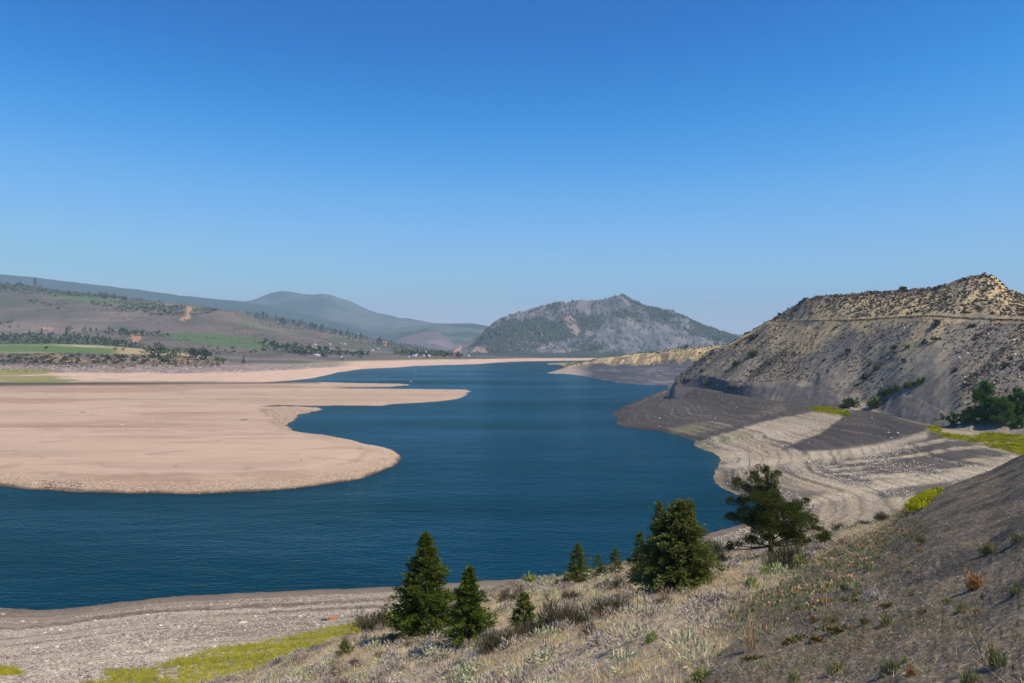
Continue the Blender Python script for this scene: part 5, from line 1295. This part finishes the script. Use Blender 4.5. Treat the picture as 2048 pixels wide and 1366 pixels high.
hand = [(1503, 680, 24, 'dark shrub pair, left one, near the left skyline of the hill'), (1513, 676, 22, 'right one of the dark shrub pair near the left skyline of the hill'), (1508, 712, 22, 'dark green shrub below the pair near the left skyline'), (1474, 730, 18, 'green upright bush on the lower left of the hill'),
        (1403, 744, 14, 'grey shrub near the left foot of the hill'), (1456, 744, 12, 'small shrub right of the grey one at the left foot of the hill'), (1416, 770, 18, 'green shrub on top of the dark shale bank at the left'), (1869, 652, 30, 'large dark oval shrub just under the road line'),
        (1740, 730, 16, 'green shrub in the middle of the hillside'), (1753, 740, 18, 'dark shrub right below the green one in mid hillside'), (1733, 758, 24, 'wide grey shrub under the two mid hillside shrubs'), (1788, 698, 16, 'green oval shrub above the middle of the hillside'),
        (1808, 722, 14, 'dark shrub above the diagonal row of bushes'), (1815, 696, 12, 'small dark shrub right of the green oval one'), (1872, 680, 18, 'dark shrub on the right part of the hillside'), (1850, 686, 20, 'low dark shrub left of the one on the right part'),
        (2014, 735, 20, 'dark shrub near the right edge of the hillside'), (1698, 702, 12, 'small olive shrub in the upper middle of the hillside'), (1648, 722, 12, 'small dark shrub in the left middle of the hillside'), (1943, 655, 18, 'dark shrub below the road line toward the right'),
        (1702, 812, 34, 'grey bushy mound at the hill foot left of the green row'), (1688, 816, 24, 'grey bush left of the mound at the hill foot'), (1908, 742, 16, 'grey shrub above the cottonwoods'), (1493, 661, 9, 'small dark shrub on the left skyline of the hill'),
        (1558, 628, 11, 'dark round shrub on the skyline just above the road end'), (1871, 580, 16, 'dark bush standing up on the top skyline of the hill'), (1804, 580, 16, 'green bush on the flat top skyline of the hill'), (1611, 600, 12, 'dark bush at the corner where the hilltop flattens'), (1880, 575, 12, 'dark bush beside the upstanding skyline bush')]
for k, (px, py, wpx, lab) in enumerate(hand):
    p = HILL.hit(px, py); s_ = p[1] / F
    me = (HGm if 'green' in lab else HS)[k % 3]
    place('hill_shrub', me, p, wpx * s_ / 1.0, k * 1.7, lab, 'shrub', 'shrubs on the right hillside')
hi = np.arange(HILL.D.shape[0])[:, None] * np.ones_like(HILL.D)
hv_ = (HILL.PX > 1350) & (HILL.PX < 2070) & (hi > nrow[2] + 3) & (hi < nrow[5]) & (np.abs(hi - nrow[3] - 1) > 5)
topz = sstep(nrow[4], nrow[4] + 8, hi)
cl_ = fbm((HILL.PX + (HILL.PY - 700) * 1.15) / 26, HILL.PY / 60, 4, 721, 0.6)
wH = hv_ * (sstep(0.0, 0.5, cl_) * (1 - topz) + topz * 2.2)
pts, ii, jj = HILL.sample(270, wH * (1 - 0.5 * topz))
for k, pt in enumerate(pts):
    place('hill_shrub', HS[k % 4], pt, rng.uniform(1.6, 4.2), k * 1.1, 'dark dry shrub dotted over the right hillside', 'shrub', 'shrubs dotted over the right hillside', sz=rng.uniform(1.2, 2.6))

def blobs(name, pts, size, mat, label, cat, seed, nq=9, tall=0.8, var=0.35):
    """low leafy mounds merged into one cover: a few big leaf faces each"""
    g = np.random.default_rng(seed); n = len(pts)
    s_ = np.repeat(size * g.uniform(1 - var, 1 + var, n) * g.lognormal(0, 0.2, n), nq)
    u = unit(g.normal(size=(n * nq, 3))); u[:, 2] = np.abs(u[:, 2])
    P = np.repeat(pts, nq, 0) + u * s_[:, None] * np.array([0.42, 0.42, 0.42 * tall]) * g.uniform(0.4, 1, (n * nq, 1))
    Dn = unit(u + g.normal(0, 0.6, (n * nq, 3)))
    v, f = blades(P - Dn * s_[:, None] * 0.25, Dn, s_ * 0.55, s_ * 0.42, g)
    return tag(mesh_obj(name, v, f, [mat]), label, cat, None, 'stuff')
M_HC = plain_mat("hill_scrub", tuple(srgb(134, 118, 104)), 0.9, 0.3, 0.2, mottled=tuple(srgb(110, 100, 78)))
pts, _, _ = HILL.sample(2900, hv_ * (topz * 1.0 + 0.02))
blobs('scrub', pts, 1.5, M_HC, 'low dark scrub dotting the sandy top of the hill', 'scrub', 731)
pts, _, _ = HILL.sample(8500, hv_ * (1 - topz) * (0.6 + sstep(-0.1, 0.4, cl_)))
blobs('scrub', pts, 1.05, M_HC, 'small dark scrub speckling the grey hillside', 'scrub', 732, nq=6)
edge_ = np.exp(-((hi - nrow[3]) / 1.2) ** 2) * (HILL.PX > 1540) * (HILL.PX < 2070)
pts, _, _ = HILL.sample(900, edge_)
blobs('scrub', pts, 1.0, M_HC, 'line of scrub along the road edge on the hill', 'scrub', 733, nq=6)
bandw = (HILL.PX > 1350) * (HILL.PX < 1530) * np.exp(-((hi - nrow[2] + 6 - 5 * fbm(HILL.X / 20, HILL.D / 20, 2, 735)) / 6.0) ** 2) * sstep(-0.1, 0.2, fbm(HILL.X / 14, HILL.D / 14, 3, 736))
pts, _, _ = HILL.sample(420, bandw)
pebbles('shale_outcrop', pts, 2.0, plain_mat('dark_shale', tuple(srgb(84, 78, 75)), 0.9, 0.35, 0.8), 'broken dark shale ledges at the left foot of the hill', 737, 1.0)
# pale stones on the hillside
pts, _, _ = HILL.sample(90, hv_ * (1 - topz) * sstep(1700, 1900, HILL.PX))
pebbles('scree', pts, 0.9, M_STONE, 'pale stones scattered over the hillside', 741)

# promontory scrub and its lone tree
pi_ = np.arange(PROM.D.shape[0])[:, None] * np.ones_like(PROM.D)
pts, _, _ = PROM.sample(900, (pi_ > 62) * (pi_ < 98) * (PROM.PX < 1480) * 1.0)
blobs('scrub', pts, 2.6, M_HC, 'dark scrub over the tan slope of the far promontory', 'scrub', 742)

# ------------------------------------------------------------------ FAR TREES
M_FT = [plain_mat("far_tree_dark", tuple(srgb(62, 80, 52)), 0.9, 0.25, 0.2, 0.1, obj_var=0.25), plain_mat("far_tree_mid", tuple(srgb(92, 110, 68)), 0.9, 0.25, 0.2, 0.1, obj_var=0.25), plain_mat("far_tree_pale", tuple(srgb(146, 154, 116)), 0.9, 0.25, 0.2, 0.1, obj_var=0.2), plain_mat("far_conifer", tuple(srgb(50, 66, 50)), 0.9, 0.25, 0.2, obj_var=0.25), plain_mat("far_shrub", tuple(srgb(92, 84, 70)), 0.9, 0.3, 0.2, obj_var=0.3)]
def far_tree(name, kind, seed):
    """unlinked low-detail tree 1 m tall: trunk and crown of leaf faces"""
    g = np.random.default_rng(seed); mb = MB()
    if kind == 'shrub':
        n = 70; u = unit(g.normal(size=(n, 3))); u[:, 2] = np.abs(u[:, 2]); P = u * np.array([.75, .75, .85]) * g.uniform(.5, 1, (n, 1)); s_ = 0.34
    elif kind == 'conifer':
        n = 110; t = g.uniform(0.08, 1, n); a = g.uniform(0, 6.28, n); rr = 0.22 * (1 - t) ** 0.9 + 0.02
        P = np.stack([rr * np.cos(a), rr * np.sin(a), t], 1); u = unit(np.stack([np.cos(a), np.sin(a), 0 * a - .1], 1)); s_ = 0.13
    elif kind == 'aspen':
        n = 90; u = unit(g.normal(size=(n, 3))); P = u * np.array([.17, .17, .36]) * g.uniform(.4, 1, (n, 1)) + np.array([0, 0, .62]); s_ = 0.13
    else:
        n = 150; cs = g.normal(0, 0.17, (6, 3)) + np.array([0, 0, .62]); k = g.integers(0, 6, n)
        u = unit(g.normal(size=(n, 3))); P = cs[k] + u * np.array([.25, .25, .2]) * g.uniform(.5, 1, (n, 1)); s_ = 0.15
    Dn = unit(u + g.normal(0, .6, (len(P), 3)))
    v, f = blades(P - Dn * s_ * .4, Dn, s_ * g.uniform(.7, 1.3, len(P)), s_ * .75, g); mb.add(v, f, 0)
    if kind != 'shrub':
        mb.add(*tube([(0, 0, -.1), (0, 0, .4), (0, 0, .8)], [.035, .025, .01], 4), 1)
    return mb
FT = {}
for kd, mi in (('round', 0), ('round', 1), ('aspen', 2), ('conifer', 3), ('aspen', 1), ('shrub', 4), ('shrub', 0), ('round', 2)):
    FT[(kd, mi)] = [mesh_obj({'round': 'cottonwood_tree', 'aspen': 'aspen_tree', 'conifer': 'conifer_tree', 'shrub': 'shrub'}[kd], np.concatenate(b.v), b.f, [M_FT[mi], M_BARK], None, False, b.m, link=False).data for b in (far_tree('', kd, 800 + mi * 10 + q) for q in range(3))]
NM = {'round': ('cottonwood_tree', 'tree'), 'aspen': ('aspen_tree', 'tree'), 'conifer': ('conifer_tree', 'tree'), 'shrub': ('shrub', 'shrub')}
def inpoly(poly, n, r):
    P = np.array(poly, float); out = []
    x0, y0 = P.min(0); x1, y1 = P.max(0)
    while len(out) < n:
        x = r.uniform(x0, x1, 400); y = r.uniform(y0, y1, 400)
        ok = sdist(poly, x, y) > 0
        out += list(zip(x[ok], y[ok]))
    return out[:n]
def grove(sheet, poly, n, kinds, hpx, label, group, seed):
    r = np.random.default_rng(seed)
    for k, (px, py) in enumerate(inpoly(poly, n, r)):
        key = kinds[int(r.integers(len(kinds)))]; p = sheet.hit(px, py); s_ = p[1] / F
        h = hpx * s_ * r.uniform(0.65, 1.25); me = FT[key][k % 3]; nm, cat = NM[key[0]]
        place(nm, me, p, h * (1.25 if key[0] == 'round' else 1), r.uniform(0, 6), label[NM[key[0]][0]] if isinstance(label, dict) else label, cat, group + (' ' + nm.split('_')[0] if isinstance(label, dict) else ''), sz=h)
for k, (px, py, hp, key, lab) in enumerate([(303, 716, 27, ('round', 0), 'leftmost dark round cottonwood of the grove behind the bluff'), (318, 713, 26, ('round', 0), 'second dark round cottonwood from the left in the grove behind the bluff'),
        (335, 716, 22, ('round', 1), 'mid-green cottonwood between the dark and the pale trees of the grove'), (347, 716, 20, ('round', 1), 'small mid-green tree left of the pale aspens of the grove'), (384, 716, 18, ('round', 1), 'mid-green tree between the pale aspens and the right dark trees'),
        (391, 719, 24, ('round', 0), 'dark cottonwood, left one at the right end of the grove'), (403, 720, 26, ('round', 0), 'broadest dark cottonwood at the right end of the grove'), (411, 720, 20, ('round', 0), 'last dark cottonwood at the right end of the grove'),
        (91, 700, 9, ('round', 0), 'small round dark tree standing alone in the green field'), (231, 701, 7, ('round', 0), 'left one of two tiny dark trees at the field edge'), (247, 702, 7, ('round', 0), 'right one of two tiny dark trees at the field edge'),
        (437, 729, 18, ('round', 1), 'green bushy tree above the rocky shore right of the grove'), (487, 728, 15, ('conifer', 3), 'small dense tree alone above the rocky shore'), (447, 728, 12, ('round', 1), 'low tree right of the green bushy one above the rocky shore'),
        (70, 572, 15, ('conifer', 3), 'tall dark conifer alone on the terrace skyline at the left'), (376, 729, 12, ('conifer', 3), 'small dark conifer beside the orange cut bank')]):
    p = LEFT.hit(px, py); s_ = p[1] / F
    nm, cat = NM[key[0]]; place(nm, FT[key][k % 3], p, hp * s_ * (1.2 if key[0] == 'round' else 1), k, lab, cat, sz=hp * s_)
grove(LEFT, [(348, 708), (388, 708), (390, 720), (346, 720)], 12, [('aspen', 2)], 20, 'pale grey-green aspen in the middle of the grove behind the bluff', 'pale aspens of the grove', 901)
grove(LEFT, [(0, 672), (60, 668), (150, 672), (200, 682), (270, 690), (290, 697), (150, 690), (0, 688)], 62, [('conifer', 3), ('aspen', 1), ('round', 1), ('conifer', 3)], 11, {'conifer_tree': 'dark conifer in the tree belt behind the green field', 'aspen_tree': 'green aspen in the tree belt behind the green field', 'cottonwood_tree': 'round tree in the tree belt behind the green field'}, 'belt behind the field', 902)
grove(LEFT, [(110, 664), (180, 660), (230, 664), (220, 676), (130, 676)], 16, [('aspen', 2), ('round', 2), ('aspen', 1)], 12, {'aspen_tree': 'aspen in the loose group above the tree belt', 'cottonwood_tree': 'pale round tree in the loose group above the tree belt'}, 'loose group above the belt', 903)
grove(LEFT, [(190, 684), (290, 690), (290, 698), (200, 690)], 30, [('aspen', 2), ('aspen', 1)], 10, 'aspen in the even row right of the tree belt', 'aspens of the even row', 904)
grove(LEFT, [(232, 664), (320, 666), (318, 672), (240, 672)], 12, [('round', 1), ('round', 0)], 9, 'round tree in the line along the foot of the grey slope', 'trees along the slope foot', 905)
grove(LEFT, [(510, 680), (560, 690), (590, 700), (560, 700), (520, 690)], 12, [('round', 0)], 9, 'dark tree in the row left of the village', 'trees left of the village', 906)
grove(LEFT, [(555, 694), (610, 688), (640, 700), (740, 708), (735, 718), (650, 716), (560, 706)], 52, [('round', 0), ('round', 0), ('round', 1)], 10, 'dark round tree between the houses of the nearer village', 'trees of the nearer village', 907)
grove(LEFT, [(780, 702), (830, 704), (920, 706), (925, 716), (840, 716)], 34, [('round', 0), ('round', 1), ('conifer', 3)], 9, {'cottonwood_tree': 'round tree among the houses of the farther village', 'conifer_tree': 'conifer among the houses of the farther village'}, 'farther village', 908)
grove(LEFT, [(500, 627), (560, 638), (640, 652), (700, 668), (790, 690), (780, 696), (690, 676), (620, 660), (540, 645), (500, 634)], 80, [('conifer', 3)], 8, 'dark conifer on the descending ridge above the village', 'conifers on the descending ridge', 909)
grove(LEFT, [(0, 566), (60, 570), (110, 580), (220, 592), (330, 606), (325, 610), (200, 598), (80, 586), (0, 580)], 56, [('conifer', 3), ('aspen', 1), ('round', 1)], 7, {'conifer_tree': 'dark conifer on the high green terrace', 'aspen_tree': 'aspen on the high green terrace', 'cottonwood_tree': 'round tree on the high green terrace'}, 'high terrace', 910)
grove(LEFT, [(0, 714), (100, 709), (330, 714), (352, 720), (350, 730), (200, 728), (0, 728)], 120, [('shrub', 4), ('shrub', 4), ('shrub', 0)], 6, 'dark shrub on the low bluff above the rocky shore', 'shrubs on the low bluff', 911)
p = PROM.hit(1371, 700); s_ = p[1] / F
place('cottonwood_tree', FT[('round', 0)][0], p, 13 * s_, 0, 'lone dark tree on the skyline of the far promontory', 'tree', sz=11 * s_)
for k, (px, py, lab) in enumerate([(1350, 703, 'small dark shrub left of the lone tree on the promontory'), (1302, 707, 'small shrub on the tan edge of the promontory'), (1315, 706, 'second small shrub on the tan edge of the promontory')]):
    p = PROM.hit(px, py); place('shrub', FT[('shrub', 0)][k % 3], p, 3 * p[1] / F, k, lab, 'shrub')

M_THK = plain_mat("thicket", tuple(srgb(90, 100, 74)), 0.9, 0.3, 0.02, mottled=tuple(srgb(108, 108, 84)))
li = np.arange(LEFT.D.shape[0])[:, None] * np.ones_like(LEFT.D)
lvis = (LEFT.PX > -30) & (LEFT.PX < 1000) & (li > nl[5])
def lreg(poly, amp=4): return sstep(-2, 3, sdist(poly, LEFT.PX, LEFT.PY) + amp * fbm(LEFT.X / 60, LEFT.D / 60, 3, 921))
m_ = lvis * (lreg([(180, 602), (270, 604), (330, 612), (372, 614), (366, 632), (310, 632), (230, 622), (180, 612)]) + lreg([(385, 620), (420, 616), (440, 622), (400, 634), (384, 636)]) + lreg([(60, 600), (130, 608), (120, 616), (60, 610)]) + 0.6 * lreg([(-30, 644), (40, 646), (40, 656), (-30, 660)]) + 0.3 * lreg([(410, 690), (520, 696), (560, 706), (440, 708), (400, 700)]) + 0.5 * lreg([(0, 562), (100, 578), (250, 594), (250, 600), (90, 590), (0, 586)]))
m_ = m_ + lvis * (1.3 * lreg([(-30, 672), (60, 668), (200, 676), (300, 692), (280, 697), (0, 690)], 3) + 1.2 * lreg([(510, 684), (560, 690), (620, 696), (735, 708), (735, 717), (640, 715), (540, 702)], 3) + 1.2 * lreg([(780, 702), (925, 706), (925, 716), (800, 715)], 2) + 0.8 * lreg([(200, 664), (330, 668), (350, 674), (220, 672)], 3))
pts, _, _ = LEFT.sample(6200, m_)
blobs('thicket', pts, 8.5, M_THK, 'dense grey-green thickets on the far hillside', 'thicket', 922, nq=8, tall=1.1)
m_ = lvis * (li < nl[9]) * sstep(-0.2, 0.4, fbm(LEFT.X / 110, LEFT.D / 110, 4, 931)) * (LEFT.PX < 900)
pts, _, _ = LEFT.sample(9000, m_)
blobs('scrub', pts, 3.4, M_HC, 'scattered dark scrub over the far grey hillside', 'scrub', 932, nq=5)
m_ = (LEFT.PX > -30) * (LEFT.PX < 440) * (li > nl[2] + 12) * (li < nl[4]) * 1.0
pts, _, _ = LEFT.sample(1500, m_)
blobs('scrub', pts, 3.2, M_HC, 'low grey scrub covering the bluff above the rocky shore', 'scrub', 933, nq=6)
M_MF = plain_mat("mountain_conifers_hazed", tuple(srgb(74, 86, 86)), 0.9, 0.3, 0.02)  # needle green dulled toward blue, distance haze put into the colour
def cones(name, pts, h, r_, mat, label, seed):
    g = np.random.default_rng(seed); n = len(pts); k = 5
    a = np.linspace(0, 2 * math.pi, k, endpoint=False)
    hs_ = h * g.uniform(0.5, 1.3, n)
    ring = np.stack([np.cos(a), np.sin(a), 0 * a + .05], 1)[None] * (hs_ * r_)[:, None, None] * g.uniform(0.6, 1.3, (n, k, 1))
    ring[..., 2] -= 1.0
    top = np.stack([0 * hs_, 0 * hs_, hs_], 1)[:, None]
    V = np.concatenate([ring, top], 1) + pts[:, None]
    f = np.array([[q, (q + 1) % k, k] for q in range(k)]); f = (f[None] + (np.arange(n) * (k + 1))[:, None, None]).reshape(-1, 3)
    return tag(mesh_obj(name, V.reshape(-1, 3), f, [mat]), label, 'forest', None, 'stuff')
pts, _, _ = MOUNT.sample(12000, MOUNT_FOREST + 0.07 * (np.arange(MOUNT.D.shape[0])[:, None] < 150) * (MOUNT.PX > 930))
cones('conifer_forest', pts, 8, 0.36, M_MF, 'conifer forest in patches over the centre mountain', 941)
f3 = np.ones_like(RANGE3.D)
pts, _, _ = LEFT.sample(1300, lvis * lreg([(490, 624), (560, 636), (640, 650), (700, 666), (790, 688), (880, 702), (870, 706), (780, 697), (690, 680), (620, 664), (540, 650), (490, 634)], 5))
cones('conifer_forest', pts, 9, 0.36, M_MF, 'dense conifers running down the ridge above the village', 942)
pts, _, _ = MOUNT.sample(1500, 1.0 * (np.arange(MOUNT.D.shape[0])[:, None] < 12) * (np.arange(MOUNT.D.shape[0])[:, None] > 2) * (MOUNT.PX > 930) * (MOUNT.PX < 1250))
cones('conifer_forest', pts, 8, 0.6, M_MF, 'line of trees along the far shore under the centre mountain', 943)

# ------------------------------------------------------------------ HOUSES
M_WALLS = {'white': plain_mat("white_wall", (0.75, 0.74, 0.70), 0.7, 0.08), 'tan': plain_mat("tan_wall", (0.45, 0.36, 0.26), 0.8, 0.1), 'brown': plain_mat("brown_wall", (0.20, 0.14, 0.10), 0.8, 0.1)}
M_ROOFS = {'white': plain_mat("pale_metal_roof", (0.72, 0.74, 0.74), 0.5, 0.06), 'grey': plain_mat("grey_roof", (0.22, 0.22, 0.23), 0.8, 0.1), 'red': plain_mat("red_roof", (0.50, 0.08, 0.06), 0.7, 0.1), 'yellow': plain_mat("yellow_roof", (0.62, 0.50, 0.16), 0.7, 0.1), 'brown': plain_mat("brown_roof", (0.16, 0.11, 0.09), 0.8, 0.1)}
M_WIN = plain_mat("window_glass", (0.03, 0.04, 0.05), 0.2, 0.05, spec=0.5)
def house(px, py, wpx, wall, roof, label, sheet=None, hr=0.42):
    p = (sheet or LEFT).hit(px, py); s_ = p[1] / F
    w_ = wpx * s_; d_ = min(w_ * 0.7, 11); h_ = max(2.6, w_ * hr * 0.55); rz = max(1.3, h_ * 0.5)
    root = thing('house', p, label, 'house'); root.rotation_euler[2] = rng.uniform(-0.35, 0.35)
    x, y = w_ / 2, d_ / 2
    v = [(-x, -y, -2), (x, -y, -2), (x, y, -2), (-x, y, -2), (-x, -y, h_), (x, -y, h_), (x, y, h_), (-x, y, h_), (-x, 0, h_ + rz), (x, 0, h_ + rz)]
    mesh_obj('wall', v, [(0, 1, 5, 4), (2, 3, 7, 6), (1, 2, 6, 9, 5), (3, 0, 4, 8, 7)], [M_WALLS[wall]], root)
    o = 0.5; t = 0.22
    a, b = x + o, y + o; zz = h_ - o * rz / y
    v = [(-a, -b, zz + .03), (a, -b, zz + .03), (a, 0, h_ + rz + .03), (-a, 0, h_ + rz + .03), (a, b, zz + .03), (-a, b, zz + .03)]
    v += [(q[0], q[1], q[2] + t) for q in v]
    mesh_obj('roof', v, [(6, 7, 8, 9), (9, 8, 10, 11), (0, 3, 2, 1), (3, 5, 4, 2), (0, 1, 7, 6), (4, 5, 11, 10), (1, 2, 8, 7), (2, 4, 10, 8), (3, 0, 6, 9), (5, 3, 9, 11)], [M_ROOFS[roof]], root)
    for q in (-0.28, 0.28):
        mesh_obj('window', [(q * w_ - .7, -y - .04, h_ * .4), (q * w_ + .7, -y - .04, h_ * .4), (q * w_ + .7, -y - .04, h_ * .8), (q * w_ - .7, -y - .04, h_ * .8),
                            (q * w_ - .7, -y + .02, h_ * .4), (q * w_ + .7, -y + .02, h_ * .4), (q * w_ + .7, -y + .02, h_ * .8), (q * w_ - .7, -y + .02, h_ * .8)],
                 [(0, 1, 2, 3), (0, 4, 5, 1), (1, 5, 6, 2), (2, 6, 7, 3), (3, 7, 4, 0)], [M_WIN], root)
houses = [(561, 695, 7, 'white', 'white', 'white house, leftmost of the nearer village'), (576, 699, 6, 'white', 'white', 'narrow white house right of the leftmost one'), (583, 696, 5, 'white', 'grey', 'small white house with a grey roof among the left village trees'),
          (592, 694, 5, 'tan', 'grey', 'tan house with a grey roof among the left village trees'), (590, 701, 4, 'white', 'white', 'tiny white shed below the left village trees'), (615, 706, 7, 'white', 'white', 'white house at the left of the two largest ones'), (633, 712, 10, 'white', 'white', 'largest white house of the nearer village'),
          (640, 707, 9, 'white', 'white', 'long white-roofed house behind the largest one'), (638, 713, 5, 'white', 'white', 'small white annex right of the largest house'), (629, 689, 9, 'white', 'grey', 'white house standing above the village on the slope'), (637, 688, 8, 'tan', 'brown', 'brown-roofed house right of the white one on the slope'),
          (645, 685, 7, 'brown', 'grey', 'grey-roofed house highest on the slope above the village'), (660, 690, 4, 'white', 'white', 'tiny white house right of the highest ones'), (683, 690, 6, 'tan', 'yellow', 'yellow-roofed house on the slope right of the village'), (690, 690, 4, 'white', 'white', 'small white house beside the yellow-roofed one'),
          (679, 704, 6, 'tan', 'grey', 'tan house at the upper right of the nearer village'), (652, 714, 7, 'brown', 'grey', 'low brown house at the shore side of the nearer village'), (687, 720, 7, 'tan', 'brown', 'brown-roofed building at the right shore edge of the nearer village'), (683, 716, 3, 'white', 'white', 'tiny pale hut at the shore edge of the nearer village'),
          (745, 702, 5, 'white', 'white', 'white house alone between the two villages'), (757, 699, 3, 'white', 'white', 'tiny white house right of the lone one between the villages'), (722, 706, 6, 'tan', 'brown', 'low brown building left of the lone white house'),
          (829, 713, 9, 'white', 'white', 'large white building at the left of the farther village'), (834, 711, 6, 'white', 'white', 'white building behind the large one of the farther village'), (818, 715, 3, 'white', 'white', 'tiny white hut at the left end of the farther village'), (848, 713, 5, 'white', 'white', 'white long shed in the middle of the farther village'),
          (857, 713, 8, 'white', 'white', 'longest white shed of the farther village'), (851, 706, 5, 'white', 'white', 'white house above the long sheds'), (864, 706, 5, 'white', 'white', 'white house above and right of the long sheds'), (830, 706, 4, 'white', 'grey', 'small grey-roofed house above the large white building'),
          (887, 700, 8, 'white', 'white', 'white building standing highest in the farther village'), (889, 707, 4, 'white', 'white', 'small white house below the highest building'), (884, 707, 3, 'tan', 'grey', 'tiny tan house left of the small one below the highest building'), (908, 712, 8, 'brown', 'red', 'red-roofed building at the right of the farther village'),
          (937, 713, 4, 'white', 'white', 'small white house right of the red-roofed building'), (950, 714, 5, 'tan', 'grey', 'tan house at the far right end of the farther village')]
for h_ in houses: house(*h_)
# ------------------------------------------------------------------ HAZE
hm = bpy.data.materials.new("haze_air"); hm.use_nodes = True
n = hm.node_tree.nodes; l = hm.node_tree.links
for x in list(n): n.remove(x)
out = n.new("ShaderNodeOutputMaterial"); pv = n.new("ShaderNodeVolumePrincipled")
pv.inputs['Color'].default_value = (0.62, 0.82, 1.0, 1)
pv.inputs['Density'].default_value = 0.00008
pv.inputs['Anisotropy'].default_value = 0.0
l.new(pv.outputs[0], out.inputs['Volume'])
x0, x1, y0, y1, z0, z1 = -21900, 21900, -2900, 17800, -9.5, 940
hv = [(x0, y0, z0), (x1, y0, z0), (x1, y1, z0), (x0, y1, z0), (x0, y0, z1), (x1, y0, z1), (x1, y1, z1), (x0, y1, z1)]
hz = mesh_obj("haze", hv, [(0, 3, 2, 1), (4, 5, 6, 7), (0, 1, 5, 4), (1, 2, 6, 5), (2, 3, 7, 6), (3, 0, 4, 7)], [hm])
tag(hz, kind='stuff')
